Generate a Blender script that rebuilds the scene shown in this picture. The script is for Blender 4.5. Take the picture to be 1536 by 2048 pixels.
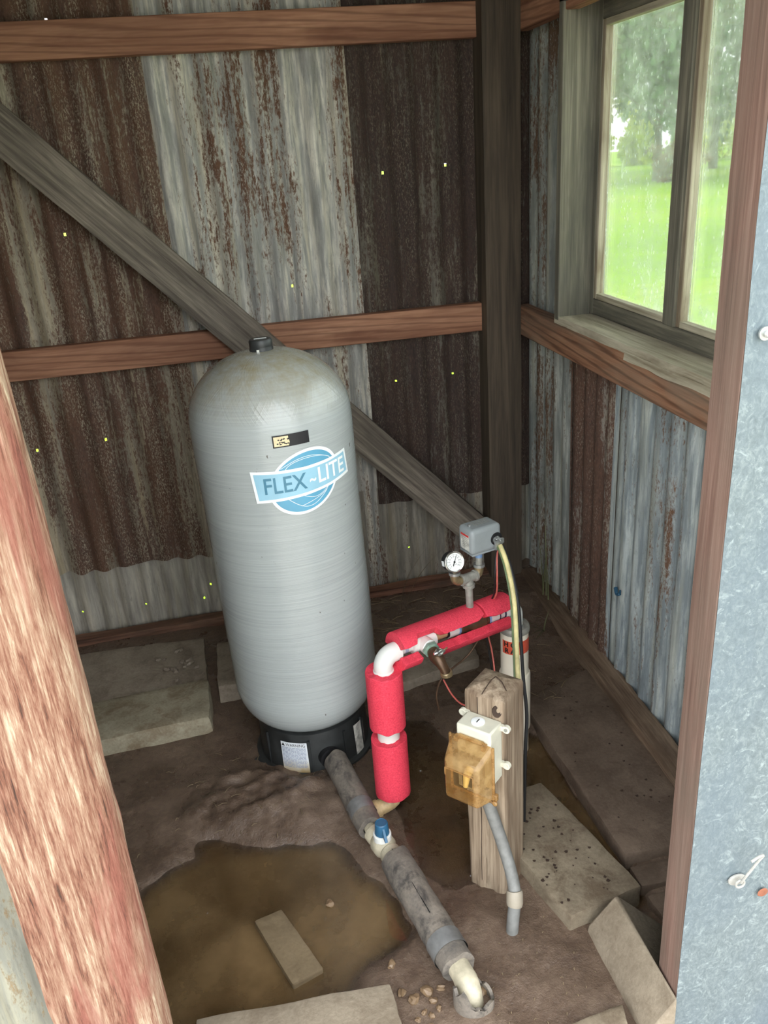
import bpy, bmesh, math, random
from mathutils import Vector, Matrix, noise, Euler
from math import sin, cos, pi, radians as rad, sqrt

for o in list(bpy.data.objects):
    bpy.data.objects.remove(o)
SC = bpy.context.scene
COL = SC.collection
RND = random.Random(7)

# ------------------------------------------------------------------ camera
CAM_Z = 1.572
def cam_matrix(yaw, pitch, roll):
    a, b, c = rad(yaw), rad(pitch), rad(roll)
    f = Vector((sin(a)*cos(b), cos(a)*cos(b), -sin(b)))
    r = Vector((cos(a), -sin(a), 0))
    d = f.cross(r)
    r2 = r*cos(c) + d*sin(c)
    d2 = -r*sin(c) + d*cos(c)
    m = Matrix((r2, -d2, -f)).transposed().to_4x4()
    m.translation = (0, 0, CAM_Z)
    return m
cd = bpy.data.cameras.new('camera')
cd.sensor_fit = 'VERTICAL'
cd.sensor_height = 36
cd.lens = 1646/2048*36
cd.clip_start = 0.02
cd.clip_end = 500
cam = bpy.data.objects.new('camera', cd)
cam.matrix_world = cam_matrix(9.677, 23.262, 4.240)
COL.objects.link(cam)
SC.camera = cam

# ------------------------------------------------------------------ world, exposure
w = bpy.data.worlds.new('overcast_sky')
SC.world = w
w.use_nodes = True
bg = w.node_tree.nodes['Background']
bg.inputs[0].default_value = (0.93, 0.97, 1.0, 1)
bg.inputs[1].default_value = 1.0
SC.view_settings.view_transform = 'Standard'
SC.view_settings.look = 'None'
SC.view_settings.gamma = 1
SC.view_settings.use_curve_mapping = False
SC.view_settings.exposure = 2.35

# ------------------------------------------------------------------ node helpers
class NT:
    def __init__(s, name):
        s.m = bpy.data.materials.new(name)
        s.m.use_nodes = True
        s.t = s.m.node_tree
        s.t.nodes.clear()
        s.out = s.t.nodes.new('ShaderNodeOutputMaterial')
    def n(s, typ, ins=None, **props):
        x = s.t.nodes.new('ShaderNode'+typ)
        for k, v in props.items():
            setattr(x, k, v)
        for k, v in (ins or {}).items():
            s.put(x.inputs[k], v)
        return x
    def put(s, sock, v):
        if hasattr(v, 'is_output') or isinstance(v, bpy.types.NodeSocket):
            s.t.links.new(v, sock)
        else:
            if isinstance(v, (tuple, list)) and len(v) == 3 and sock.type == 'RGBA':
                v = (*v, 1)
            sock.default_value = v
    def coord(s, scale=(1, 1, 1), kind='Object', loc=(0, 0, 0)):
        c = s.n('TexCoord')
        mp = s.n('Mapping', {0: c.outputs[kind], 'Scale': scale, 'Location': loc})
        return mp.outputs[0]
    def noise(s, vec, scale=1, detail=4, rough=.55, dist=0):
        return s.n('TexNoise', {'Vector': vec, 'Scale': scale, 'Detail': detail, 'Roughness': rough, 'Distortion': dist}).outputs[0]
    def ramp(s, fac, stops, interp='LINEAR'):
        r = s.n('ValToRGB', {0: fac})
        e = r.color_ramp
        e.interpolation = interp
        while len(e.elements) < len(stops):
            e.elements.new(.5)
        for el, (p, c) in zip(e.elements, stops):
            el.position = p
            el.color = (*c, 1) if not isinstance(c, (int, float)) else (c, c, c, 1)
        return r.outputs[0]
    def mix(s, f, a, b, mode='MIX'):
        x = s.n('Mix', data_type='RGBA', blend_type=mode)
        s.put(x.inputs[0], f); s.put(x.inputs[6], a); s.put(x.inputs[7], b)
        return x.outputs[2]
    def math(s, op, a, b=0.0, c=None, clamp=False):
        x = s.n('Math', operation=op, use_clamp=clamp)
        s.put(x.inputs[0], a); s.put(x.inputs[1], b)
        if c is not None: s.put(x.inputs[2], c)
        return x.outputs[0]
    def bump(s, h, strength=.3, dist=.01, normal=None):
        x = s.n('Bump', {'Height': h, 'Strength': strength, 'Distance': dist})
        if normal is not None: s.put(x.inputs['Normal'], normal)
        return x.outputs[0]
    def pbr(s, col, rough=.6, metal=0.0, normal=None, spec=None, **kw):
        p = s.n('BsdfPrincipled', {'Base Color': col, 'Roughness': rough, 'Metallic': metal})
        if normal is not None: s.put(p.inputs['Normal'], normal)
        if spec is not None: s.put(p.inputs['Specular IOR Level'], spec)
        for k, v in kw.items(): s.put(p.inputs[k.replace('_', ' ')], v)
        s.t.links.new(p.outputs[0], s.out.inputs[0])
        return s.m

def srgb(r, g, b):
    f = lambda c: c/12.92 if c <= .04045 else ((c+.055)/1.055)**2.4
    return (f(r/255), f(g/255), f(b/255))

def plain(name, col, rough=.5, metal=0.0, var=.15, scale=40, bump=.1, spec=None):
    t = NT(name)
    n = t.noise(t.coord(), scale, 5)
    dark = tuple(c*(1-var) for c in col); lite = tuple(min(1, c*(1+var)) for c in col)
    c = t.ramp(n, [(.3, dark), (.7, lite)])
    return t.pbr(c, rough, metal, t.bump(n, bump, .003), spec)

def rusty_metal(name, zinc, zinc2, rust_amt, seed, fleck=.5, rust_dark=(.040, .025, .020), rust_mid=(.12, .064, .045), orange=.25, hs=1.0, rough=.6, streak=0.0, metal=.15):
    """old galvanised sheet: zinc streaks, vertical rust, pale flecks"""
    t = NT(name)
    L = (seed*3.1, seed*1.7, seed*2.3)
    v1 = t.coord((9*hs, 9*hs, 1.3), loc=L)
    v2 = t.coord((55*hs, 55*hs, 5), loc=L)
    v3 = t.coord((150, 150, 55), loc=L)
    big = t.noise(v1, 1, 5, .6, .4)
    st = t.noise(v2, 1, 5, .65, .3)
    fine = t.noise(v3, 1, 6, .75)
    zc = t.ramp(st, [(.25, tuple(c*.62 for c in zinc)), (.45, zinc), (.6, zinc2), (.8, tuple(min(1, c*1.25) for c in zinc2))])
    blot = t.noise(t.coord((6, 6, 2), loc=L), 2, 4)
    zc = t.mix(t.ramp(blot, [(.4, 0), (.7, .55)]), zc, tuple(c*.6 for c in zinc))
    sp2 = t.noise(t.coord((90, 90, 22), loc=(seed, 3, seed)), 1, 6, .75)
    zc = t.mix(t.ramp(sp2, [(.56, 0), (.68, .5)]), zc, tuple(c*.42 for c in zinc))
    zc = t.mix(t.ramp(t.noise(t.coord((24*hs, 24*hs, 1.1), loc=(2, seed, seed)), 1, 4, .6), [(.5, 0), (.66, .5)]), zc, (zinc2[0]*.86, zinc2[1]*.78, zinc2[2]*.62))
    s = t.math('ADD', t.math('MULTIPLY', big, .42), t.math('ADD', t.math('MULTIPLY', st, .28), t.math('MULTIPLY', fine, .30)))
    thr = .66-.36*rust_amt
    mask = t.ramp(s, [(max(0, thr-.025), 0), (min(1, thr+.025), 1)])
    rc = t.ramp(fine, [(.3, rust_dark), (.62, rust_mid), (.78, tuple(min(1, c*2.0) for c in rust_mid))])
    rb = t.ramp(blot, [(.35, 0), (.65, orange)])
    rc = t.mix(rb, rc, (.13, .055, .022))
    fl = t.ramp(t.noise(t.coord((300, 300, 110), loc=L), 1, 6, .75), [(.61-.12*fleck, 0), (.67-.12*fleck, 1)])
    fl = t.math('MULTIPLY', fl, t.ramp(t.noise(t.coord((22*hs, 22*hs, 2.2), loc=L), 1, 4, .6), [(.42, .10*fleck), (.62, min(1, fleck*1.4))]))
    rc = t.mix(fl, rc, tuple(c*.8 for c in zinc2))
    c = t.mix(mask, zc, rc)
    r = t.mix(mask, (rough,)*3, (.85,)*3)
    mt = t.math('MULTIPLY', t.math('SUBTRACT', 1.0, mask), metal)
    return t.pbr(c, r, mt, t.bump(t.math('ADD', fine, t.math('MULTIPLY', mask, .4)), .35, .0025))

def wood(name, dark, mid, light, axis='X', dens=34, rough=.75, blotch=None, blotch_amt=.5, bump=.35, seed=0.0, ring=0.0, fib=170):
    t = NT(name)
    i = 'XYZ'.index(axis)
    def sc(a, b):
        v = [b, b, b]; v[i] = a
        return tuple(v)
    L = (seed, seed*2, seed*3)
    g = t.noise(t.coord(sc(1.6, dens), loc=L), 1, 5, .6, .8)
    fn = t.noise(t.coord(sc(6, fib), loc=L), 1, 3, .6)
    s = t.math('ADD', t.math('MULTIPLY', g, .65), t.math('MULTIPLY', fn, .35))
    c = t.ramp(s, [(.34, dark), (.5, mid), (.66, light)])
    if ring:
        wv = t.n('TexWave', {'Vector': t.coord(sc(.55, 9), loc=L), 'Scale': 3.0, 'Distortion': 7.0, 'Detail': 3.0, 'Detail Scale': .8}, wave_type='BANDS', bands_direction='DIAGONAL').outputs[1]
        c = t.mix(t.ramp(wv, [(.0, ring), (.35, 0)]), c, tuple(x*.55 for x in dark))
    if blotch:
        b = t.noise(t.coord(sc(3, 12), loc=L), 1, 4, .6, .5)
        c = t.mix(t.ramp(b, [(.42, 0), (.66, blotch_amt)]), c, blotch)
    return t.pbr(c, rough, 0, t.bump(s, bump, .004), .3)

def concrete(name, a, b, stain, seed=0, stain_amt=.6, rough=.85):
    t = NT(name)
    L = (seed, seed, seed)
    n = t.noise(t.coord(loc=L), 9, 6, .65)
    f = t.noise(t.coord(loc=L), 130, 3, .6)
    c = t.ramp(t.math('ADD', t.math('MULTIPLY', n, .7), t.math('MULTIPLY', f, .3)), [(.35, a), (.65, b)])
    st = t.noise(t.coord(loc=(seed+4, 2, 0)), 14, 6, .7, .6)
    c = t.mix(t.ramp(st, [(.5, 0), (.66, stain_amt)]), c, stain)
    return t.pbr(c, rough, 0, t.bump(t.math('ADD', n, f), .4, .003), .3)

# ------------------------------------------------------------------ mesh builder
class MB:
    def __init__(s):
        s.v = []; s.f = []
    def add(s, vs, fs, M=None):
        o = len(s.v)
        s.v += [tuple(M @ Vector(p)) if M else tuple(p) for p in vs]
        s.f += [tuple(i+o for i in f) for f in fs]
        return s
    def box(s, c, d, M=None):
        x, y, z = c; a, b, e = d[0]/2, d[1]/2, d[2]/2
        vs = [(x-a, y-b, z-e), (x+a, y-b, z-e), (x+a, y+b, z-e), (x-a, y+b, z-e), (x-a, y-b, z+e), (x+a, y-b, z+e), (x+a, y+b, z+e), (x-a, y+b, z+e)]
        return s.add(vs, [(3, 2, 1, 0), (4, 5, 6, 7), (0, 1, 5, 4), (1, 2, 6, 5), (2, 3, 7, 6), (3, 0, 4, 7)], M)
    def bx(s, lo, hi, M=None):
        return s.box([(l+h)/2 for l, h in zip(lo, hi)], [h-l for l, h in zip(lo, hi)], M)
    def hexa(s, p, M=None):      # 8 corners: bottom ring, top ring
        return s.add(p, [(3, 2, 1, 0), (4, 5, 6, 7), (0, 1, 5, 4), (1, 2, 6, 5), (2, 3, 7, 6), (3, 0, 4, 7)], M)
    def tube(s, path, rad_, n=16, cap=True, M=None, inner=None):
        path = [Vector(p) for p in path]
        m = len(path)
        rs = rad_ if isinstance(rad_, (list, tuple)) else [rad_]*m
        tans = []
        for i in range(m):
            a = path[max(0, i-1)]; b = path[min(m-1, i+1)]
            tans.append((b-a).normalized())
        ref = Vector((0, 0, 1)) if abs(tans[0].z) < .9 else Vector((1, 0, 0))
        u = tans[0].cross(ref).normalized()
        vs = []; fs = []
        for i in range(m):
            tt = tans[i]
            u = (u - tt*u.dot(tt)).normalized()
            q = tt.cross(u)
            for k in range(n):
                a = 2*pi*k/n
                vs.append(path[i] + (u*cos(a)+q*sin(a))*rs[i])
        for i in range(m-1):
            for k in range(n):
                k2 = (k+1) % n
                fs.append((i*n+k, i*n+k2, (i+1)*n+k2, (i+1)*n+k))
        if cap:
            fs.append(tuple(reversed(range(n)))); fs.append(tuple(range((m-1)*n, m*n)))
        return s.add(vs, fs, M)
    def lathe(s, prof, n=32, M=None, cap=True):
        vs = []; fs = []
        for (r, z) in prof:
            for k in range(n):
                a = 2*pi*k/n
                vs.append((r*cos(a), r*sin(a), z))
        for i in range(len(prof)-1):
            for k in range(n):
                k2 = (k+1) % n
                fs.append((i*n+k, i*n+k2, (i+1)*n+k2, (i+1)*n+k))
        if cap:
            fs.append(tuple(reversed(range(n)))); fs.append(tuple(range((len(prof)-1)*n, len(prof)*n)))
        return s.add(vs, fs, M)
    def pipe(s, path, ro, ri, n=24):      # hollow sleeve
        a = MB().tube(path, ro, n, False); b = MB().tube(path, ri, n, False)
        m = len(path)
        o = len(s.v)
        s.v += a.v + b.v
        K = m*n
        s.f += [tuple(i+o for i in f) for f in a.f]
        s.f += [tuple(i+o+K for i in reversed(f)) for f in b.f]
        for k in range(n):
            k2 = (k+1) % n
            s.f.append((o+k2, o+k, o+K+k, o+K+k2))
            e = (m-1)*n
            s.f.append((o+e+k, o+e+k2, o+K+e+k2, o+K+e+k))
        return s
    def jitter(s, amp, freq, seed=0):
        out = []
        for p in s.v:
            q = Vector(p)*freq + Vector((seed*7.3, seed*3.1, seed*5.7))
            d = noise.noise_vector(q)
            out.append(tuple(Vector(p)+d*amp))
        s.v = out
        return s
    def mesh(s, name, smooth=True, ang=35, T=None):
        me = bpy.data.meshes.new(name)
        vs = s.v if T is None else [tuple(T @ Vector(p)) for p in s.v]
        me.from_pydata(vs, [], s.f)
        me.validate()
        bm = bmesh.new(); bm.from_mesh(me)
        bmesh.ops.recalc_face_normals(bm, faces=bm.faces)
        bm.to_mesh(me); bm.free()
        if smooth:
            me.shade_smooth()
            me.set_sharp_from_angle(angle=rad(ang))
        return me

def tag(o, label=None, cat=None, group=None, kind=None):
    if label: o['label'] = label
    if cat: o['category'] = cat
    if group: o['group'] = group
    if kind: o['kind'] = kind
    return o

def addbevel(o, wd, seg=2):
    if wd:
        b = o.modifiers.new('bevel', 'BEVEL')
        b.width = wd; b.segments = seg; b.limit_method = 'ANGLE'; b.angle_limit = rad(40)

def empty(name, loc, rz=0, label=None, cat=None, group=None, kind=None, tilt=(0, 0)):
    o = bpy.data.objects.new(name, None)
    o.empty_display_size = .05
    o.location = loc
    o.rotation_euler = (tilt[0], tilt[1], rz)
    COL.objects.link(o)
    return tag(o, label, cat, group, kind)

def lmat(o):
    return Matrix.LocRotScale(o.location, o.rotation_euler, o.scale)

def part(name, mb, mat, parent, bevel=0, smooth=True, ang=35, local=False, label=None, kind=None, seg=2):
    """child mesh; mb is in world coordinates unless local"""
    if local:
        me = mb.mesh(name, smooth, ang)
    else:
        W = lmat(parent)
        p = parent.parent
        while p: W = lmat(p) @ W; p = p.parent
        me = mb.mesh(name, smooth, ang, W.inverted())
    o = bpy.data.objects.new(name, me)
    me.materials.append(mat)
    COL.objects.link(o)
    o.parent = parent
    addbevel(o, bevel, seg)
    return tag(o, label, kind=kind)

def thing(name, mb, mat, label=None, cat=None, group=None, kind=None, bevel=0, smooth=True, ang=35, loc=None):
    """a one-mesh thing; mb in world coordinates, origin put at loc (default: base centre)"""
    if loc is None:
        xs = [p[0] for p in mb.v]; ys = [p[1] for p in mb.v]; zs = [p[2] for p in mb.v]
        loc = ((min(xs)+max(xs))/2, (min(ys)+max(ys))/2, min(zs))
    me = mb.mesh(name, smooth, ang, Matrix.Translation(Vector(loc)).inverted())
    o = bpy.data.objects.new(name, me)
    o.location = loc
    me.materials.append(mat)
    COL.objects.link(o)
    addbevel(o, bevel)
    return tag(o, label, cat, group, kind)

def grid_box(L, W, H, nx, ny, nz):
    """box surface grid, local x length centred at 0..L"""
    bm = bmesh.new()
    bmesh.ops.create_cube(bm, size=1)
    for v in bm.verts:
        v.co = Vector(((v.co.x+.5)*L, v.co.y*W, v.co.z*H))
    def cut(ax, n):
        if n > 1:
            for i in range(1, n):
                d = [0, 0, 0]; d[ax] = 1
                lo = [0, -W/2, -H/2][ax]; ln = [L, W, H][ax]
                p = [0, 0, 0]; p[ax] = lo+ln*i/n
                bmesh.ops.bisect_plane(bm, geom=bm.verts[:]+bm.edges[:]+bm.faces[:], plane_co=p, plane_no=d)
    cut(0, nx); cut(1, ny); cut(2, nz)
    mb = MB()
    bm.verts.index_update()
    mb.v = [tuple(v.co) for v in bm.verts]
    mb.f = [tuple(v.index for v in f.verts) for f in bm.faces]
    bm.free()
    return mb

def beam(name, p0, p1, width, depth, mat, label, cat='beam', depth_dir=(0, 1, 0), rough=0.0, nx=40, bevel=.003, group=None, kind=None, freq=18, seed=0):
    """timber from p0 to p1; width across, depth along depth_dir; grain along local x"""
    p0 = Vector(p0); p1 = Vector(p1)
    x = (p1-p0).normalized(); L = (p1-p0).length
    y = Vector(depth_dir); y = (y - x*y.dot(x)).normalized()
    z = x.cross(y)
    if rough:
        mb = grid_box(L, depth, width, nx, 4, 5)
        out = []
        for p in mb.v:
            q = Vector((p[0]*freq*.35, p[1]*freq, p[2]*freq)) + Vector((seed*3, seed, 0))
            d = noise.noise_vector(q)*rough + noise.noise_vector(q*3)*rough*.4
            d.x = 0 if 0 < p[0] < L else d.x
            ry = 1 - .06*(abs(p[2])/(width/2))**6
            out.append((p[0]+d.x, p[1]*ry+d.y, p[2]+d.z))
        mb.v = out
    else:
        mb = MB().bx((0, -depth/2, -width/2), (L, depth/2, width/2))
    me = mb.mesh(name, True, 35 if not rough else 60)
    o = bpy.data.objects.new(name, me)
    M = Matrix((x, y, z)).transposed().to_4x4()
    M.translation = p0
    o.matrix_world = M
    me.materials.append(mat)
    COL.objects.link(o)
    if not rough: addbevel(o, bevel)
    return tag(o, label, cat, group, kind)

def tri2d(s, size, xscale=1.0, bold=0.0):
    """text as a flat mesh (verts 2d centred, faces)"""
    cu = bpy.data.curves.new('t', 'FONT')
    cu.body = s; cu.size = size; cu.align_x = 'CENTER'; cu.align_y = 'CENTER'
    cu.resolution_u = 3
    cu.offset = bold
    o = bpy.data.objects.new('t', cu)
    COL.objects.link(o)
    dg = bpy.context.evaluated_depsgraph_get()
    dg.update()
    me = o.evaluated_get(dg).to_mesh()
    vs = [(v.co.x*xscale, v.co.y) for v in me.vertices]
    fs = [tuple(p.vertices) for p in me.polygons]
    o.evaluated_get(dg).to_mesh_clear()
    bpy.data.objects.remove(o)
    bpy.data.curves.remove(cu)
    return vs, fs

# ------------------------------------------------------------------ materials
M = {}
M['sheetA'] = rusty_metal('rusted_sheet_brown', srgb(146, 136, 120), srgb(184, 172, 150), .50, 1, .8, orange=.4, hs=1.25)
M['sheetB'] = rusty_metal('grey_sheet_streaked', srgb(166, 165, 160), srgb(222, 217, 204), .34, 5.3, .5, rust_dark=(.07, .038, .026), rust_mid=(.15, .075, .045), orange=.3)
M['sheetC'] = rusty_metal('rusted_sheet_dark', srgb(104, 98, 88), srgb(134, 126, 110), .57, 9, .62, hs=1.2, rust_dark=(.020, .015, .014), rust_mid=(.06, .036, .028), orange=.1)
M['sheetD'] = rusty_metal('pale_zinc_sheet', srgb(164, 158, 148), srgb(190, 184, 170), .08, 3.7, .2)
M['sheetE'] = rusty_metal('grey_sheet_dull', srgb(140, 134, 124), srgb(172, 164, 150), .25, 6.2, .3)
M['sheetR1'] = rusty_metal('blue_grey_sheet', srgb(134, 138, 134), srgb(178, 180, 172), .34, 11, .5, rust_dark=(.05, .03, .02), rust_mid=(.12, .07, .04))
M['sheetR2'] = rusty_metal('rusted_sheet_strip', srgb(150, 142, 132), srgb(184, 172, 154), .62, 13, .55, orange=.2)
M['sheetR3'] = rusty_metal('galvanised_sheet_mottled', srgb(140, 150, 154), srgb(190, 198, 196), .30, 17, .7, rust_dark=(.08, .045, .03), rust_mid=(.15, .08, .045), orange=.3)
M['roof'] = rusty_metal('roof_sheet', srgb(120, 116, 106), srgb(140, 134, 122), .5, 21, .4)
def galv():
    t = NT('bright_galvanised')
    n = t.noise(t.coord((1, 1, .7)), 60, 6, .7, 1.6)
    f = t.noise(t.coord((1, 1, .8)), 190, 4, .7, .6)
    sc_ = t.noise(t.coord((1, 1, 1)), 22, 6, .75, 2.5)
    s = t.math('ADD', t.math('MULTIPLY', n, .6), t.math('MULTIPLY', f, .4))
    c = t.ramp(s, [(.30, srgb(82, 92, 95)), (.5, srgb(104, 115, 119)), (.70, srgb(136, 146, 146))])
    big = t.noise(t.coord((3, 3, 1.2)), 2.2, 4)
    c = t.mix(t.ramp(big, [(.4, 0), (.7, .55)]), c, srgb(92, 106, 118))
    c = t.mix(t.ramp(sc_, [(.56, 0), (.66, .45)]), c, srgb(166, 178, 178))
    return t.pbr(c, .55, .25, t.bump(t.math('ADD', n, t.math('MULTIPLY', big, 2)), .3, .004))
M['galv'] = galv()
M['galvL'] = rusty_metal('stained_outside_sheet', srgb(124, 124, 114), srgb(142, 140, 124), .25, 23, .4, rust_dark=(.13, .095, .05), rust_mid=(.18, .13, .07), orange=.2)

PINE = dict(dark=srgb(138, 94, 72), mid=srgb(168, 122, 96), light=srgb(188, 142, 114))
M['pine'] = wood('red_pine', **PINE, ring=.55, dens=26, blotch=srgb(106, 66, 50), blotch_amt=.5)
M['pine2'] = wood('red_pine_dusty', srgb(110, 76, 56), srgb(150, 108, 84), srgb(176, 136, 108), ring=.7, dens=20, blotch=srgb(140, 128, 112), blotch_amt=.5, seed=3)
M['grey_wood'] = wood('grey_weathered_timber', srgb(80, 72, 64), srgb(128, 118, 106), srgb(168, 157, 141), dens=40, blotch=srgb(78, 71, 64), blotch_amt=.6, bump=.6, seed=5)
M['post_wood'] = wood('dark_post_timber', srgb(60, 53, 45), srgb(80, 70, 59), srgb(100, 88, 74), dens=30, seed=8, bump=.3)
M['sill_wood'] = wood('rotted_red_sill', srgb(70, 40, 30), srgb(122, 84, 66), srgb(150, 112, 90), dens=24, blotch=srgb(70, 60, 50), blotch_amt=.7, bump=.7, seed=11)
M['mud_wood'] = wood('mud_stained_sill', srgb(70, 54, 42), srgb(118, 98, 80), srgb(150, 130, 110), dens=22, blotch=srgb(72, 58, 46), blotch_amt=.75, bump=.8, seed=12)
M['window_wood'] = wood('window_grey_wood', srgb(92, 90, 80), srgb(126, 122, 108), srgb(164, 158, 140), dens=40, seed=14, blotch=srgb(84, 84, 78), blotch_amt=.6)
M['window_pale'] = wood('window_pale_wood', srgb(150, 142, 122), srgb(186, 178, 156), srgb(210, 202, 180), dens=50, seed=15, blotch=srgb(110, 90, 70), blotch_amt=.5)
M['jamb_wood'] = wood('door_jamb_red', srgb(88, 66, 58), srgb(118, 92, 82), srgb(140, 115, 104), dens=45, seed=18, blotch=srgb(104, 92, 82), blotch_amt=.6, fib=260)
M['fence_wood'] = wood('split_post_wood', srgb(96, 80, 64), srgb(148, 130, 110), srgb(178, 162, 140), axis='Z', dens=38, seed=20, blotch=srgb(90, 70, 54), blotch_amt=.6, bump=.7)
def redpost():
    t = NT('peeling_red_paint')
    L = (4, 2, 9)
    g = t.noise(t.coord((55, 55, 3.5), loc=L), 1, 5, .65, .35)
    fb = t.noise(t.coord((280, 280, 20), loc=L), 1, 5, .75, .25)
    s = t.math('ADD', t.math('MULTIPLY', g, .55), t.math('MULTIPLY', fb, .45))
    wd = t.ramp(s, [(.36, srgb(62, 44, 36)), (.44, srgb(118, 78, 62)), (.52, srgb(148, 116, 96)), (.62, srgb(186, 170, 146))])
    pt = t.noise(t.coord((13, 13, 2.2), loc=L), 1, 5, .65, .5)
    paint = t.ramp(fb, [(.3, srgb(112, 62, 52)), (.6, srgb(138, 86, 74)), (.75, srgb(166, 122, 106))])
    c = t.mix(t.ramp(t.math('ADD', t.math('MULTIPLY', pt, .75), t.math('MULTIPLY', fb, .25)), [(.50, 0), (.58, .75)]), wd, paint)
    return t.pbr(c, .75, 0, t.bump(s, .9, .006), .25)
M['redpost'] = redpost()

M['conc'] = concrete('concrete_tan', srgb(108, 96, 80), srgb(142, 130, 110), srgb(84, 68, 52), 1)
M['conc2'] = concrete('concrete_grey_dusty', srgb(124, 112, 98), srgb(158, 146, 130), srgb(96, 80, 66), 5, .5)
M['conc3'] = concrete('concrete_pale', srgb(118, 106, 90), srgb(148, 136, 118), srgb(104, 90, 74), 9, .5)
M['conc_mud'] = concrete('concrete_mud_covered', srgb(92, 78, 66), srgb(120, 104, 90), srgb(78, 64, 54), 13, .6, .6)
M['block'] = concrete('pale_cement_block', srgb(126, 116, 96), srgb(168, 160, 138), srgb(108, 86, 62), 15, .6)
M['brick'] = concrete('tan_brick_wet', srgb(104, 90, 70), srgb(126, 110, 86), srgb(84, 70, 52), 19, .5, .4)

def mud():
    t = NT('wet_mud')
    n = t.noise(t.coord(), 7, 6, .65)
    f = t.noise(t.coord(), 60, 5, .7)
    ff = t.noise(t.coord(), 220, 3, .7)
    c = t.ramp(t.math('ADD', t.math('MULTIPLY', n, .6), t.math('MULTIPLY', f, .4)), [(.3, srgb(70, 56, 47)), (.5, srgb(99, 82, 69)), (.7, srgb(128, 109, 92))])
    sp_ = t.noise(t.coord(), 320, 3, .8)
    c = t.mix(t.ramp(sp_, [(.68, 0), (.74, .5)]), c, srgb(164, 148, 128))
    c = t.mix(t.ramp(sp_, [(.26, .6), (.32, 0)]), c, srgb(44, 34, 28))
    r = t.ramp(n, [(.40, .14), (.64, .55)])
    return t.pbr(c, r, 0, t.bump(t.math('ADD', t.math('MULTIPLY', n, 1.5), t.math('ADD', f, t.math('MULTIPLY', ff, .5))), .55, .006), .5)
M['mud'] = mud()
def water():
    t = NT('muddy_water')
    n = t.noise(t.coord(), 5, 4, .6)
    dp = t.n('Attribute', attribute_name='depth').outputs['Fac']
    d = t.math('MULTIPLY', dp, t.ramp(t.noise(t.coord(), 4, 5, .65), [(.3, .6), (.7, 1.0)]))
    murk = t.n('BsdfDiffuse', {0: t.ramp(n, [(.35, srgb(92, 72, 46)), (.65, srgb(130, 106, 74))])}).outputs[0]
    tr = t.n('BsdfTransparent', {0: t.mix(dp, (1, 1, 1), (.62, .50, .34))}).outputs[0]
    gl = t.n('BsdfGlossy', {0: (1, 1, 1, 1), 'Roughness': .015, 'Normal': t.bump(t.noise(t.coord(), 9, 2), .015, .01)}).outputs[0]
    a = t.n('MixShader', {0: t.math('MULTIPLY', d, .75), 1: tr, 2: murk}).outputs[0]
    fr = t.n('Fresnel', {0: 1.33}).outputs[0]
    o = t.n('MixShader', {0: fr, 1: a, 2: gl}).outputs[0]
    t.t.links.new(o, t.out.inputs[0])
    return t.m
M['water'] = water()

def tank():
    t = NT('tank_grey_wound_fibreglass')
    rings = t.noise(t.coord((3, 3, 260)), 1, 4, .75, .0)
    xyz = t.n('SeparateXYZ', {0: t.coord()})
    x, y, z = xyz.outputs
    th = t.math('ARCTAN2', x, t.math('MULTIPLY', y, -1.0))
    def fam(k):
        q = t.math('ADD', t.math('MULTIPLY', th, 26.0), t.math('MULTIPLY', z, k))
        return t.n('TexNoise', {'W': q, 'Scale': 1.0, 'Detail': 2.0, 'Roughness': .6}, noise_dimensions='1D').outputs[0]
    fan = t.math('ADD', fam(90.0), fam(-90.0))
    dome = t.n('MapRange', {0: z, 1: 1.03, 2: 1.045, 3: 0.0, 4: 1.0}).outputs[0]
    c = t.ramp(rings, [(.25, srgb(156, 162, 162)), (.75, srgb(176, 182, 181))])
    dirt = t.noise(t.coord((28, 28, 18)), 1, 6, .7)
    up = t.n('MapRange', {0: z, 1: 1.02, 2: 1.14, 3: 0.0, 4: .95}).outputs[0]
    c = t.mix(t.math('MULTIPLY', up, t.ramp(dirt, [(.35, .35), (.65, 1)])), c, srgb(146, 138, 112))
    c = t.mix(t.ramp(t.noise(t.coord((60, 60, 40)), 1, 2), [(.74, 0), (.77, .8)]), c, srgb(70, 62, 50))
    h = t.n('Mix', {0: dome, 2: rings, 3: fan}, data_type='FLOAT').outputs[0]
    return t.pbr(c, .14, 0, t.bump(h, .3, .002), .55)
M['tank'] = tank()
M['black'] = plain('black_plastic', srgb(44, 46, 46), .45, var=.4, scale=20, bump=.15)
M['black2'] = plain('black_rubber', srgb(24, 24, 26), .5)
M['cloud'] = plain('scuffed_white_label', srgb(190, 188, 180), .6, var=.5, scale=60)
def pink():
    t = NT('pink_foam')
    n = t.noise(t.coord(), 260, 4, .7)
    c = t.ramp(n, [(.3, srgb(208, 48, 70)), (.6, srgb(236, 72, 92)), (.75, srgb(246, 104, 118))])
    return t.pbr(c, .7, 0, t.bump(n, .6, .003), .3, Subsurface_Weight=.0)
M['pink'] = pink()
M['pvc'] = plain('white_pvc', srgb(218, 218, 213), .35, var=.06, scale=18, bump=.03)
M['pvc_dirty'] = plain('dirty_white_pvc', srgb(182, 173, 150), .5, var=.25, scale=50, bump=.1)
M['pvc_mud'] = plain('mud_stained_pvc', srgb(186, 160, 118), .5, var=.35, scale=45, bump=.15)
M['casing'] = plain('cream_well_casing', srgb(226, 218, 200), .4, var=.07, scale=12, bump=.03)
M['galvpipe'] = plain('galvanised_pipe', srgb(150, 148, 140), .5, .3, var=.25, scale=70, bump=.2)
M['brass'] = plain('dull_brass', srgb(150, 132, 100), .4, .6, var=.35, scale=60, bump=.15)
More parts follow.
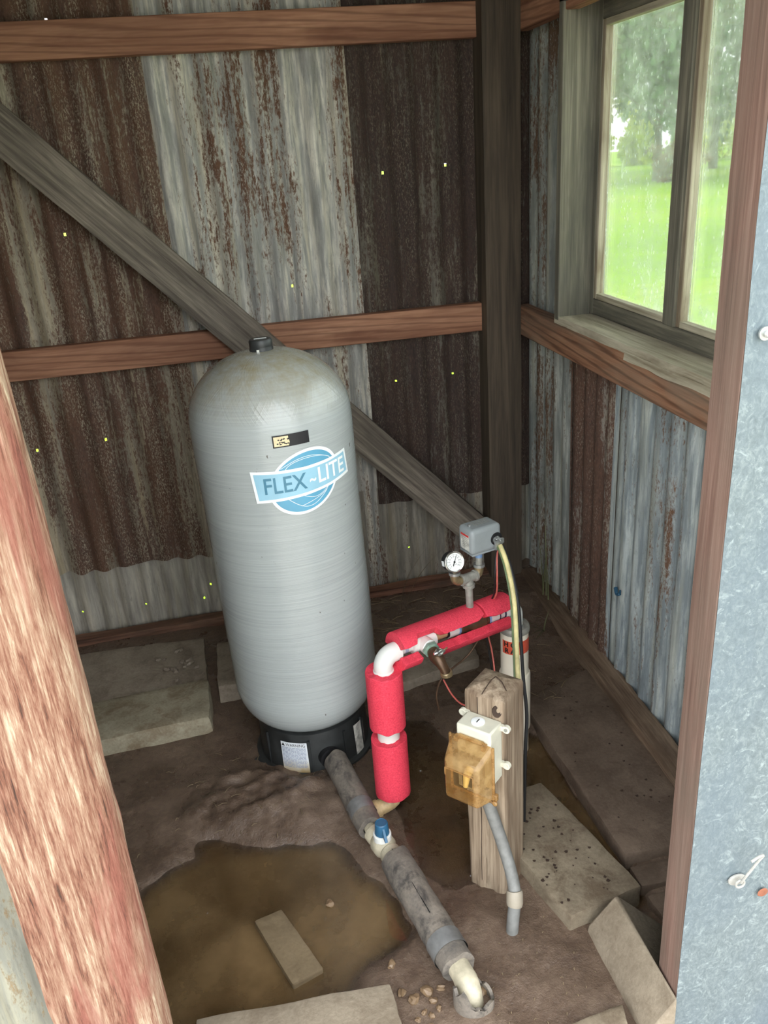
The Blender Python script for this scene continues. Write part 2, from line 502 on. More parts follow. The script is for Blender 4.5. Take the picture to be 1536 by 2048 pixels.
M['bronze'] = plain('brown_bronze', srgb(92, 70, 52), .38, .5, var=.35, scale=40, bump=.1)
M['chrome'] = plain('chrome', srgb(200, 200, 196), .2, .9, var=.1)
M['copper'] = plain('orange_primer', srgb(206, 160, 120), .5, var=.2, scale=60)
M['blueprimer'] = plain('blue_primer', srgb(120, 150, 190), .4)
M['navy'] = plain('navy_primer', srgb(26, 30, 60), .4)
M['switch'] = plain('switch_grey_paint', srgb(138, 144, 146), .38, var=.06, scale=30, bump=.05)
M['steel'] = plain('zinc_fitting', srgb(170, 172, 170), .3, .7, var=.2)
M['white'] = plain('white_print', srgb(236, 240, 240), .45, var=.03)
M['dial'] = plain('dial_face', srgb(236, 238, 236), .3, var=.02)
M['ink'] = plain('black_ink', srgb(26, 26, 30), .5)
M['redink'] = plain('red_ink', srgb(190, 50, 50), .5)
M['redband'] = plain('red_orange_band', srgb(202, 84, 60), .5, var=.15, scale=60)
M['greyfoam'] = concrete('dirty_grey_foam', srgb(90, 86, 82), srgb(136, 126, 114), srgb(56, 54, 53), 23, .85, .8)
M['tape'] = plain('grey_duct_tape', srgb(108, 108, 107), .35, var=.35, scale=30)
M['bluehandle'] = plain('blue_valve_handle', srgb(44, 92, 124), .4, var=.15, scale=30)
M['conduit'] = plain('grey_conduit', srgb(114, 114, 111), .5, var=.2, scale=60, bump=.1)
M['couple'] = plain('tan_coupling', srgb(148, 139, 124), .5, var=.1)
M['boxwhite'] = plain('cream_box_plastic', srgb(204, 201, 184), .4, var=.06)
M['cable_cream'] = plain('cream_cable', srgb(206, 194, 140), .45, var=.35, scale=30)
M['cable_green'] = plain('green_wire', srgb(92, 108, 74), .45)
M['cable_red'] = plain('red_wire', srgb(196, 100, 90), .45)
M['cable_yellow'] = plain('yellow_wire', srgb(220, 206, 150), .45)
def amber():
    t = NT('amber_clear_plastic')
    n = t.noise(t.coord(), 45, 5, .6)
    xyz = t.n('SeparateXYZ', {0: t.coord()})
    ax = t.math('ABSOLUTE', t.math('SUBTRACT', xyz.outputs[0], -.002))
    az = t.math('ABSOLUTE', t.math('SUBTRACT', xyz.outputs[2], .048))
    m = t.math('MAXIMUM', t.math('DIVIDE', ax, .029), t.math('DIVIDE', az, .036))
    op = t.ramp(t.math('MULTIPLY', m, .5), [(.50, .18), (.60, .56)])
    d = t.n('BsdfPrincipled', {'Base Color': t.ramp(n, [(.35, srgb(150, 112, 66)), (.65, srgb(186, 152, 104))]), 'Roughness': .16}).outputs[0]
    tr = t.n('BsdfTransparent', {0: (.92, .78, .55, 1)}).outputs[0]
    o = t.n('MixShader', {0: op, 1: tr, 2: d}).outputs[0]
    t.t.links.new(o, t.out.inputs[0])
    return t.m
M['amber'] = amber()
def glass():
    t = NT('dirty_window_glass')
    n = t.noise(t.coord((1, 1, .55)), 55, 5, .65, .5)
    b = t.noise(t.coord((1, 1, .6)), 7, 4, .6)
    dr = t.n('TexVoronoi', {'Vector': t.coord((1, 1, .6)), 'Scale': 75.0}).outputs[0]
    s = t.math('ADD', t.math('MULTIPLY', n, .55), t.math('MULTIPLY', b, .45))
    mask = t.ramp(s, [(.4, .08), (.52, .2), (.68, .5)])
    mask = t.math('ADD', mask, t.ramp(dr, [(.12, .22), (.3, 0)]), clamp=True)
    tl = t.n('BsdfTranslucent', {0: (.82, .88, .82, 1)}).outputs[0]
    df = t.n('BsdfDiffuse', {0: (.55, .56, .52, 1)}).outputs[0]
    dirt = t.n('MixShader', {0: .35, 1: tl, 2: df}).outputs[0]
    tr = t.n('BsdfTransparent', {0: (.95, .97, .95, 1)}).outputs[0]
    a = t.n('MixShader', {0: mask, 1: tr, 2: dirt}).outputs[0]
    gl = t.n('BsdfGlossy', {0: (1, 1, 1, 1), 'Roughness': .02}).outputs[0]
    fr = t.math('MULTIPLY', t.n('Fresnel', {0: 1.45}).outputs[0], .8)
    o = t.n('MixShader', {0: fr, 1: a, 2: gl}).outputs[0]
    t.t.links.new(o, t.out.inputs[0])
    return t.m
M['glass'] = glass()
def lawn():
    t = NT('lawn_grass')
    n = t.noise(t.coord(), .12, 4)
    f = t.noise(t.coord(), 3.0, 4)
    c = t.ramp(t.math('ADD', t.math('MULTIPLY', n, .7), t.math('MULTIPLY', f, .3)), [(.36, (.17, .33, .012)), (.5, (.27, .47, .02)), (.66, (.38, .52, .05))])
    return t.pbr(c, .9, 0, None, .1)
M['lawn'] = lawn()
M['leaf'] = plain('tree_leaf', (.09, .18, .07), .6, var=.5, scale=1.3, bump=0)
M['leafy'] = plain('yellow_bush_leaf', (.50, .58, .05), .6, var=.3, scale=2, bump=0)
M['leafr'] = plain('russet_bush_leaf', (.22, .12, .07), .6, var=.3, scale=2, bump=0)
M['bark'] = plain('tree_bark', (.12, .10, .08), .9, var=.3, scale=4)
M['straw'] = plain('straw', srgb(112, 96, 72), .8, var=.3, scale=30)
M['blade'] = plain('grass_blade', srgb(98, 100, 68), .6, var=.3, scale=20)
M['deadleaf'] = plain('dead_leaf', srgb(58, 42, 32), .8, var=.4, scale=30)
M['pebble'] = plain('tan_pebble', srgb(122, 100, 76), .3, var=.8, scale=90, bump=.2)
M['stone'] = plain('grey_stone', srgb(128, 116, 102), .6, var=.25, scale=60, bump=.2)

# ------------------------------------------------------------------ room shell
PITCH = .076; AMP = .0085
def corrugated(u0, u1, z0, z1, place, phase=0.0, holes=(), wavy=0.0, per=12):
    """sheet with vertical corrugation; place(u, d, z) -> world; holes [(u, z)] cut out of the mesh"""
    nu = max(2, int(round((u1-u0)/PITCH*per)))
    us = [u0+(u1-u0)*i/nu for i in range(nu+1)]
    zs = {round(z0+(z1-z0)*i/max(1, int((z1-z0)/.12)), 5) for i in range(int((z1-z0)/.12)+1)} | {z0, z1}
    for (u, z) in holes:
        zs |= {z-.0045, z+.0045}
    zs = sorted(zs)
    vs = []; fs = []
    for j, z in enumerate(zs):
        for u in us:
            d = AMP*sin(2*pi*(u+phase)/PITCH) + .004*noise.noise(Vector((u*2.1, z*1.7, phase)))
            zz = z + (wavy*noise.noise(Vector((u*14, phase, 3.0))) if j == 0 and wavy else 0)
            vs.append(place(u, d, zz))
    n = nu+1
    dead = set()
    for (u, z) in holes:
        i = min(range(nu), key=lambda k: abs((us[k]+us[k+1])/2-u))
        j = min(range(len(zs)-1), key=lambda k: abs((zs[k]+zs[k+1])/2-z))
        dead.add((i, j))
    for j in range(len(zs)-1):
        for i in range(nu):
            if (i, j) not in dead:
                fs.append((j*n+i, j*n+i+1, (j+1)*n+i+1, (j+1)*n+i))
    mb = MB(); mb.v = vs; mb.f = fs
    return mb

def sheet(parent, u0, u1, z0, z1, place, mat, **k):
    return part('corrugated_sheet', corrugated(u0, u1, z0, z1, place, **k), mat, parent, ang=80)

YB = 2.765
back = lambda off: (lambda u, d, z: (u, YB+off+d, z))
wb = empty('wall_back', (0, YB, 0), kind='structure')
HA = [(-.447, 1.423), (-.377, 1.984), (-.67, .762), (-.45, .771), (-.39, 1.05)]
sheet(wb, -1.26, -.13, .30, 2.36, back(-.004), M['sheetA'], holes=HA, wavy=.03)
HB = [(.224, 1.207)]
sheet(wb, -.17, .475, .06, 2.36, back(.002), M['sheetB'], holes=HB, phase=.02)
HC = [(.549, 1.527), (.756, 1.536), (.549, .855), (.757, .858)]
sheet(wb, .455, 1.06, .40, 2.36, back(-.003), M['sheetC'], holes=HC, phase=.03, wavy=.02)
HD = [(-.652, .14), (-.435, .134), (-.226, .12), (-.195, .178)]
sheet(wb, -1.26, -.12, -.05, .36, back(.006), M['sheetD'], holes=HD, phase=.01)
sheet(wb, -.16, 1.06, -.05, .46, back(.008), M['sheetE'], holes=[(.56, .206)], phase=.04)

XR = 1.03
right = lambda off: (lambda u, d, z: (XR+off+d, u, z))
WY0, WY1, WZ0, WZ1 = .985, 2.37, 1.07, 1.95
wr = empty('wall_right', (XR, 1.8, 0), kind='structure')
sheet(wr, 2.352, 2.80, -.05, 2.36, right(0), M['sheetR1'], holes=[(2.58, 1.263)])
sheet(wr, 2.02, 2.37, -.05, WZ0+.01, right(-.003), M['sheetR2'], phase=.02)
sheet(wr, .93, 2.06, -.05, WZ0+.01, right(.003), M['sheetR3'], phase=.05)
sheet(wr, .93, 2.37, WZ1-.01, 2.36, right(.004), M['sheetR1'], phase=.01)
sheet(wr, .92, WY0, WZ0-.02, WZ1+.02, right(.006), M['sheetR3'], phase=.03)
wl = empty('wall_left', (-1.25, 1.8, 0), kind='structure')
sheet(wl, .93, 2.80, -.05, 2.36, lambda u, d, z: (-1.25-d, u, z), M['sheetB'])
wf = empty('wall_front', (0, .96, 0), kind='structure')
YF = .962
sheet(wf, -1.27, -.385, -.14, 2.4, lambda u, d, z: (u, YF-d, z), M['galvL'], phase=.02)
# flat galvanised sheet wrapping the right of the doorway, slightly dented
g = MB()
nu, nz = 16, 60
for j in range(nz+1):
    for i in range(nu+1):
        x = .645+.42*i/nu; z = -.16+2.56*j/nz
        xx = x + (.004*noise.noise(Vector((0, z*3, 5))) if i == 0 else 0)
        g.v.append((xx, .944+.006*noise.noise(Vector((x*4, z*2.2, 1.3)))*min(1, i/2), z))
for j in range(nz):
    for i in range(nu):
        a = j*(nu+1)+i
        g.f.append((a, a+1, a+nu+2, a+nu+1))
gs = part('galvanised_sheet', g, M['galv'], wf, ang=80, label='bright galvanised flat sheet beside the doorway')
def rotm(v_from, v_to):
    return Vector(v_from).rotation_difference(Vector(v_to)).to_matrix().to_4x4()
def at(p, d=(0, 0, 1)):
    m = rotm((0, 0, 1), d); m.translation = Vector(p)
    return m
bolt = part('bolt', MB().lathe([(.009, 0), (.009, .003), (.0045, .0032), (.0045, .007), (.003, .0085)], 20, at((.667, .939, 1.334), (0, -1, 0))), M['steel'], wf)

# roof, its unseen eave added to shade the outside of the front wall
rf = MB()
n = 90
for j, (y, z) in enumerate([(.55, 2.44), (2.95, 2.25)]):
    for i in range(n*8+1):
        x = -1.45+2.7*i/(n*8)
        rf.v.append((x, y, z+.009*sin(2*pi*x/PITCH)))
K = n*8+1
for i in range(K-1): rf.f.append((i, i+1, K+i+1, K+i))
thing('ceiling', rf, M['roof'], kind='structure', ang=80, loc=(0, 1.8, 2.3))

# ------------------------------------------------------------------ floor
def ell(x, y, cx, cy, rx, ry, soft=.5, rot=0):
    dx, dy = x-cx, y-cy
    if rot:
        dx, dy = dx*cos(rot)+dy*sin(rot), -dx*sin(rot)+dy*cos(rot)
    d = sqrt((dx/rx)**2+(dy/ry)**2)
    t = max(0, min(1, (1-d)/soft+.5))
    return t*t*(3-2*t)
def height(x, y):
    p = Vector((x, y, 0))
    h = .013+.007*noise.noise(p*4.5)+.004*noise.noise(p*13)+.0016*noise.noise(p*40)
    h -= .034*ell(x+.10*noise.noise(p*5)+.03*noise.noise(p*17), y+.12*noise.noise(p*4.5+Vector((3, 0, 0)))+.03*noise.noise(p*15), -.15, 1.40, .33, .25, .5)
    h -= .022*ell(x+.02*noise.noise(p*8), y, .37+.03*noise.noise(p*9), 1.70, .13, .34, .9)
    h -= .030*ell(x, y, .60, 1.72, .13, .20, .5)
    h -= .03*ell(x, y, .70, 1.45, .04, .25, .6, .1)
    md = ell(x, y, -.12, 1.80, .16, .11, 1.0)
    h += md*(.02+.02*noise.noise(p*16)+.012*noise.noise(p*34))
    h += .016*ell(x, y, .07, 1.74, .12, .09, 1.0)*(1+.8*noise.noise(p*22))
    b = max(0, min(1, (y-2.22)/.3)); h += .045*b*b*(3-2*b)*(1 if x > -.1 else .6)
    h += .02*max(0, min(1, (x-.72)/.1))*max(0, min(1, (y-1.3)/.2))
    # ridge of mud carrying the pipe
    px = .285+(.125-.285)*(y-1.09)/(1.84-1.09)
    h += .008*math.exp(-((x-px)/.05)**2)
    return h
fl = MB()
X0, X1, Y0, Y1, ST = -1.3, 1.08, .955, 2.82, .0085
nx = int((X1-X0)/ST); ny = int((Y1-Y0)/ST)
for j in range(ny+1):
    for i in range(nx+1):
        x = X0+(X1-X0)*i/nx; y = Y0+(Y1-Y0)*j/ny
        fl.v.append((x, y, height(x, y)))
for j in range(ny):
    for i in range(nx):
        a = j*(nx+1)+i
        fl.f.append((a, a+1, a+nx+2, a+nx+1))
thing('floor', fl, M['mud'], kind='structure', ang=180, loc=(0, 1.8, 0))
lw = MB(); N = 24
lw.v = [(0, 0, -.15)]+[(150*cos(2*pi*k/N), 150*sin(2*pi*k/N), -.15) for k in range(N)]
lw.f = [(0, 1+k, 1+(k+1) % N) for k in range(N)]
thing('lawn', lw, M['lawn'], kind='structure', loc=(0, 0, -.15))

yd = MB(); yd.v = [(-14, -22, -.13), (14, -22, -.13), (9, -.5, -.13), (1.35, .9, -.13), (1.15, 2.9, -.13), (-14, 2.9, -.13)]; yd.f = [(0, 1, 2, 3, 4, 5)]
M['bounce_yard'] = concrete('bounce_yard_gravel', srgb(168, 160, 148), srgb(196, 188, 176), srgb(150, 140, 124), 31, .5)
thing('bounce_yard', yd, M['bounce_yard'], kind='structure', loc=(0, 0, -.13))  # unseen pale ground, added to bounce neutral light into the shed
def pool(pts, z, label):
    """still water surface; each vertex stores how deep the water is there"""
    xs = [p[0] for p in pts]; ys = [p[1] for p in pts]
    def inside(x, y):
        c = False
        for i in range(len(pts)):
            (a, b), (d, e) = pts[i], pts[i-1]
            if (b > y) != (e > y) and x < (d-a)*(y-b)/(e-b)+a: c = not c
        return c
    st_ = .014
    idx = {}; mb = MB(); dep = []
    def vid(i, j):
        if (i, j) not in idx:
            x = min(xs)+i*st_; y = min(ys)+j*st_
            idx[(i, j)] = len(mb.v); mb.v.append((x, y, z)); dep.append(max(0, min(1, (z-height(x, y))/.02)))
        return idx[(i, j)]
    for i in range(int((max(xs)-min(xs))/st_)):
        for j in range(int((max(ys)-min(ys))/st_)):
            x = min(xs)+(i+.5)*st_; y = min(ys)+(j+.5)*st_
            if inside(x, y) and min(height(x+a*st_, y+b*st_) for a in (-1, 1) for b in (-1, 1)) < z+.004:
                mb.f.append((vid(i, j), vid(i+1, j), vid(i+1, j+1), vid(i, j+1)))
    o = thing('puddle', mb, M['water'], label, 'puddle')
    at_ = o.data.attributes.new('depth', 'FLOAT', 'POINT')
    if len(o.data.vertices) == len(dep):
        at_.data.foreach_set('value', dep)
    return o
pool([(-.72, 1.10), (.26, 1.10), (.20, 1.40), (.12, 1.78), (-.2, 1.86), (-.72, 1.80)], 0.0, 'muddy brown puddle spread around the lone brick')
pool([(.30, 1.20), (.80, 1.18), (.80, 2.0), (.45, 2.1), (.16, 1.98), (.22, 1.55)], 0.0, 'shallow muddy water around the wooden post and well casing')

# ------------------------------------------------------------------ timbers
XA = -1.22
beam('wall_girt', (XA, 2.738, 1.931), (.87, 2.738, 1.931), .095, .04, M['pine'], 'reddish pine girt high on the back wall, at the top edge')
beam('wall_girt', (XA, 2.738, 1.052), (.87, 2.738, 1.052), .094, .04, M['pine'], 'reddish pine girt across the back wall behind the tank top')
beam('wall_girt', (.99, .97, 1.036), (.99, 2.70, 1.036), .097, .04, M['pine2'], 'reddish pine girt with wavy grain under the window', depth_dir=(1, 0, 0))
beam('wall_girt', (.99, .97, 1.945), (.99, 2.70, 1.945), .11, .04, M['pine'], 'dark reddish girt above the window on the right wall', depth_dir=(1, 0, 0))
beam('corner_post', (.91, 2.71, -.02), (.91, 2.71, 2.3), .12, .10, M['post_wood'], 'dark squared timber post standing in the shed corner', 'post', rough=.0015)
beam('diagonal_brace', (-1.15, 2.697, 2.361), (.835, 2.697, .235), .118, .04, M['grey_wood'], 'grey weathered diagonal brace running down behind the tank', 'beam', rough=.003, seed=2, nx=90)
beam('sill_beam', (XA, 2.725, .015), (.20, 2.725, .03), .085, .05, M['sill_wood'], 'rotting red-stained sill at the foot of the back wall, left of the tank', 'beam', rough=.005, seed=4, nx=80)
beam('sill_beam', (.22, 2.72, .04), (.88, 2.72, .05), .07, .06, M['sill_wood'], 'dark red sill at the foot of the back wall, right of the tank', 'beam', rough=.005, seed=5, nx=50)
beam('sill_beam', (.985, 1.0, .03), (1.0, 2.68, .045), .075, .07, M['mud_wood'], 'mud-caked wooden sill along the foot of the right wall', 'beam', depth_dir=(1, 0, 0), rough=.006, seed=6, nx=110)
beam('door_jamb', (.665, .978, -.03), (.662, .978, 2.4), .064, .042, M['jamb_wood'], 'weathered reddish door jamb beside the galvanised sheet', 'jamb', depth_dir=(1, 0, 0), rough=.0012, seed=7, nx=80)
# peeling red post on the left of the doorway
rp = MB()
sec = [(-.412, .952), (-.37, .944), (-.33, .942), (-.30, .945), (-.278, .953), (-.264, .967), (-.257, .985), (-.2565, 1.005), (-.262, 1.03), (-.30, 1.045), (-.36, 1.045), (-.41, 1.04)]
# finer section
s2 = []
for i in range(len(sec)):
    a, b = Vector(sec[i]), Vector(sec[(i+1) % len(sec)])
    m_ = max(1, int((b-a).length/.007))
    for k in range(m_): s2.append(a.lerp(b, k/m_))
nzz = 190
for j in range(nzz+1):
    z = -.05+2.45*j/nzz
    for q in s2:
        p = Vector((q.x*45, q.y*45, z*6)); e = Vector((q.x*140, q.y*140, z*14))
        d = noise.noise_vector(p)*.0035 + noise.noise_vector(e)*.0022
        big = noise.noise(Vector((z*3.1, 4.4, q.y*3)))*.004
        rp.v.append((q.x+d.x+big, q.y+d.y, z))
ns = len(s2)
for j in range(nzz):
    for k in range(ns):
        k2 = (k+1) % ns
        rp.f.append((j*ns+k, j*ns+k2, (j+1)*ns+k2, (j+1)*ns+k))
rp.f.append(tuple(range(ns))); rp.f.append(tuple(range(nzz*ns, nzz*ns+ns)))
thing('door_post', rp, M['redpost'], 'peeling red-painted timber post at the left of the doorway', 'post', ang=60)

# ------------------------------------------------------------------ window
wn = empty('window_1', (1.03, 1.87, WZ0), kind='structure', tilt=(rad(.5), 0))
wn_inv = Matrix.Translation((1.03, 1.87, WZ0)).inverted()
def wb_(name, lo, hi, mat, bevel=.002, parent=None, rough=0):
    mb = MB().bx(lo, hi, wn_inv)
    return part(name, mb, mat, parent or wn, bevel, local=True)
M['window_woodZ'] = wood('window_grey_wood_upright', srgb(92, 90, 80), srgb(126, 122, 108), srgb(164, 158, 140), axis='Z', dens=40, seed=24, blotch=srgb(84, 84, 78), blotch_amt=.6)
M['window_woodY'] = wood('window_grey_wood_rail', srgb(80, 78, 70), srgb(112, 108, 96), srgb(150, 144, 128), axis='Y', dens=40, seed=25, blotch=srgb(76, 76, 70), blotch_amt=.6)
M['paleZ'] = wood('window_pale_moulding_upright', srgb(120, 106, 88), srgb(176, 166, 146), srgb(206, 198, 176), axis='Z', dens=60, seed=26, blotch=srgb(104, 80, 60), blotch_amt=.6)
M['paleY'] = wood('window_pale_moulding_rail', srgb(140, 130, 108), srgb(190, 182, 160), srgb(214, 206, 184), axis='Y', dens=50, seed=27, blotch=srgb(120, 108, 90), blotch_amt=.5)
wb_('jamb_board', (.964, 2.332, 1.088), (1.10, 2.362, 1.95), M['window_woodZ'])
wb_('jamb_board', (.964, .965, 1.088), (1.10, .992, 1.95), M['window_woodZ'])
wb_('head_board', (.964, .965, 1.905), (1.10, 2.362, 1.932), M['window_woodY'])
sl = grid_box(1.40, .135, .022, 80, 6, 1)
slv = []
for p in sl.v:
    e = .005*noise.noise(Vector((p[0]*9, 0, 4)))+.003*noise.noise(Vector((p[0]*30, 0, 4))) if p[1] > .06 else 0
    slv.append((1.0335-p[1]-e, .965+p[0], 1.091+p[2]))
sl.v = slv
part('window_sill', sl, M['paleY'], wn)
ln = grid_box(.55, .010, .022, 50, 1, 3)
ln.v = [(.972+p[1]+.004*noise.noise(Vector((p[0]*16, 1, p[2]*30))), 1.36+p[0], 1.074+p[2]+.006*noise.noise(Vector((p[0]*7, 2, 0)))*(1 if p[2] < 0 else 0)) for p in ln.v]
part('splintered_edge', ln, M['paleY'], wn)
# sash: stiles, rails, mullion, moulding, panes
XS0, XS1 = 1.062, 1.098
GY = [(1.908, 2.292), (1.462, 1.826), (1.040, 1.380)]  # third pane assumed, out of view; added for the highlight on the tank dome
GZ0, GZ1 = 1.162, 1.842
wb_('sash_stile', (XS0, 2.308, 1.10), (XS1, 2.332, 1.905), M['window_woodZ'])
wb_('sash_stile', (XS0, .992, 1.10), (XS1, 1.022, 1.905), M['window_woodZ'])
wb_('mullion', (XS0-.006, 1.396, 1.146), (XS1, 1.446, 1.858), M['window_woodZ'])
wb_('sash_rail', (XS0, 1.022, 1.102), (XS1, 2.308, 1.146), M['window_woodY'])
wb_('sash_rail', (XS0, 1.022, 1.858), (XS1, 2.308, 1.905), M['window_woodY'])
wb_('mullion', (XS0-.006, 1.842, 1.146), (XS1, 1.892, 1.858), M['window_woodZ'])
for (a, b) in GY:
    for k in range(2):
        x0 = XS0+.002+.010*k; wv = .018-.008*k
        wb_('moulding', (x0, b+.0, GZ0-.016), (x0+.012, b+wv, GZ1+.016), M['paleZ'], .002)
        wb_('moulding', (x0, a-wv, GZ0-.016), (x0+.012, a, GZ1+.016), M['paleZ'], .002)
        wb_('moulding', (x0, a, GZ0-wv+.002), (x0+.012, b, GZ0), M['paleY'], .002)
        wb_('moulding', (x0, a, GZ1), (x0+.012, b, GZ1+wv-.002), M['paleY'], .002)
    wb_('glass_pane', (1.086, a-.006, GZ0-.006), (1.089, b+.006, GZ1+.006), M['glass'], 0)

# ------------------------------------------------------------------ pressure tank
TX, TY = .086, 1.995
tk = empty('pressure_tank', (TX, TY, .005), 0, 'tall grey fibreglass pressure tank on a black base', 'water tank', tilt=(0, rad(-.7)))
prof = []
RT = .2
for i in range(15):     # bottom
    a = -pi/2+pi/2*i/14
    prof.append((RT*(.55+.45*cos(a))-.002 if i == 0 else RT*(.50+.50*cos(a)), .255+.125*sin(a)))
prof = [(max(.12, r), z) for r, z in prof]
for i in range(1, 50):
    z = .255+(1.0-.255)*i/50
    prof.append((RT+.0008*sin(z*410)+.0006*noise.noise(Vector((z*60, 0, 0))), z))
for i in range(20):
    a = pi/2*i/20
    prof.append((RT*cos(a)**.92, 1.0+.165*sin(a)))
prof.append((.02, 1.165))
body = part('tank_body', MB().lathe(prof, 96), M['tank'], tk, local=True, ang=60)
cap = part('cap', MB().lathe([(.0285, 1.150), (.029, 1.168), (.0275, 1.172), (.028, 1.174), (.028, 1.186), (.0255, 1.190), (.02, 1.1905)], 32), M['black'], tk, local=True)
part('cap_slot', MB().box((0, 0, 1.191), (.03, .004, .002)), M['steel'], cap, local=True)
part('cap_tab', MB().box((-.006, -.026, 1.166), (.014, .004, .006)), M['steel'], cap, local=True)
sk = [(.172, .004), (.172, .012), (.158, .016), (.154, .10), (.150, .135), (.14, .138)]
base = part('base_skirt', MB().lathe([(.12, .004)]+sk+[(.10, .138)], 64), M['black'], tk, local=True)
for a in (-150, -100, -62, -35, 60):
    part('skirt_rib', MB().box((0, 0, .065), (.006, .006, .11), Matrix.Rotation(rad(a), 4, 'Z') @ Matrix.Translation((.157, 0, 0))), M['black'], base, local=True)
for a in (-158, -22):
    q = Matrix.Rotation(rad(a), 4, 'Z')
    part('foot_lug', MB().lathe([(.028, .0), (.028, .012), (.010, .0125)], 20, q @ Matrix.Translation((.172, 0, 0))), M['black'], base, local=True)
part('port_boss', MB().tube([(.02, -.14, .058), (.028, -.165, .058)], .03, 24), M['black2'], base, local=True)
# stickers wrapped round the body: u along the surface (m), v = height, angle 0 faces -y
def wrap(mb2, r, base_ang, z0):
    out = []
    for (u, v, d) in mb2.v:
        a = base_ang+u/RT-pi/2
        out.append(((r+d)*cos(a), (r+d)*sin(a), z0+v))
    mb2.v = out
    return mb2
def shape2d(poly, off, cols=28):
    """fill polygon (convex in v for each u) as vertical strips so it can bend"""
    us = [p[0] for p in poly]; u0, u1 = min(us), max(us)
    mb = MB()
    def span(u):
        hits = []
        n_ = len(poly)
        for i in range(n_):
            (a, b), (c, d) = poly[i], poly[(i+1) % n_]
            if (a <= u <= c) or (c <= u <= a):
                hits.append(b if abs(c-a) < 1e-9 else b+(d-b)*(u-a)/(c-a))
                if abs(c-a) < 1e-9: hits.append(d)
        return (min(hits), max(hits)) if hits else (0, 0)
    for i in range(cols+1):
        u = u0+(u1-u0)*(i/cols)
        u = min(max(u, u0+1e-6), u1-1e-6)
        lo, hi = span(u)
        mb.v += [(u, lo, off), (u, hi, off)]
    for i in range(cols):
        mb.f.append((2*i, 2*i+2, 2*i+3, 2*i+1))
    return mb
SKA = .42
def ellp(a, b, n_=60):
    return [(a*cos(2*pi*k/n_)+SKA*b*sin(2*pi*k/n_)*.5, b*sin(2*pi*k/n_)) for k in range(n_)]
def band(g):
    top = [(-.122-g, .033+g), (-.06, .0305+g), (0, .030+g), (.06, .033+g), (.122+g, .040+g)]
    bot = [(.124+g, -.010-g), (.06, -.020-g), (0, -.026-g), (-.06, -.030-g), (-.118-g, -.032-g)]
    return top+bot
LA, LZ = rad(16.0), .886
M['logo_blue'] = plain('sticker_blue', srgb(96, 160, 190), .35, var=.1, scale=14, bump=0)
M['logo_light'] = plain('sticker_light_blue', srgb(150, 194, 214), .35, var=.08, scale=14, bump=0)
M['logo_dark'] = plain('sticker_dark_blue', srgb(74, 128, 152), .35, var=.05, bump=0)
stk = part('brand_sticker', wrap(shape2d(ellp(.090, .079), .0012, 48), RT, LA, LZ), M['white'], tk, local=True, smooth=False, label='blue and white oval logo sticker')
part('sticker_oval', wrap(shape2d(ellp(.083, .072), .0017, 48), RT, LA, LZ), M['logo_blue'], stk, local=True, smooth=False)
part('sticker_banner_edge', wrap(shape2d(band(.007), .0022, 40), RT, LA, LZ), M['white'], stk, local=True, smooth=False)
part('sticker_banner', wrap(shape2d(band(.0), .0027, 40), RT, LA, LZ), M['logo_light'], stk, local=True, smooth=False)
def arc_line(fn, n_, wd, off):
    mb = MB()
    pts = [Vector(fn(i/n_)) for i in range(n_+1)]
    for i, p in enumerate(pts):
        t_ = (pts[min(n_, i+1)]-pts[max(0, i-1)]).normalized(); q = Vector((-t_.y, t_.x))
        mb.v += [(*(p+q*wd/2), off), (*(p-q*wd/2), off)]
    for i in range(n_): mb.f.append((2*i, 2*i+2, 2*i+3, 2*i+1))
    return mb
lines = [lambda f: (.060*cos(pi*(1-f*.95))+.012, .033+.024*sin(pi*f*.95)),
         lambda f: (-.058+.125*f, .034+.027*sin(pi*f*.8+.25)),
         lambda f: (-.05+.10*f, -.034-.028*sin(pi*f)),
         lambda f: (-.02+.085*f, -.028-.019*sin(pi*f)+.01*f),
         lambda f: (.055-.075*f*f, -.024-.034*f)]
for fn in lines:
    part('sticker_line', wrap(arc_line(fn, 24, .0011, .0021), RT, LA, LZ), M['white'], stk, local=True, smooth=False)
def textmb(s, size, u, v, off, xs=1.0, bold=0.0, slope=0.0, shear=0.0):
    vs, fs = tri2d(s, size, xs, bold)
    mb = MB()
    mb.v = [(x+u+y*shear, y+v+slope*x, off) for x, y in vs]
    mb.f = fs
    return mb
tf = textmb('FLEX', .056, -.052, .0005, .0033, .84, .0006, .01)
part('sticker_lettering', wrap(tf, RT, LA, LZ), M['logo_dark'], stk, local=True, smooth=False)
tl = textmb('~', .04, .015, .002, .0033, .7, .001)
tl2 = textmb('LITE', .054, .070, .008, .0033, .86, .0008, .06)
tl.add(tl2.v, tl2.f)
part('sticker_lettering', wrap(tl, RT, LA, LZ), M['white'], stk, local=True, smooth=False)
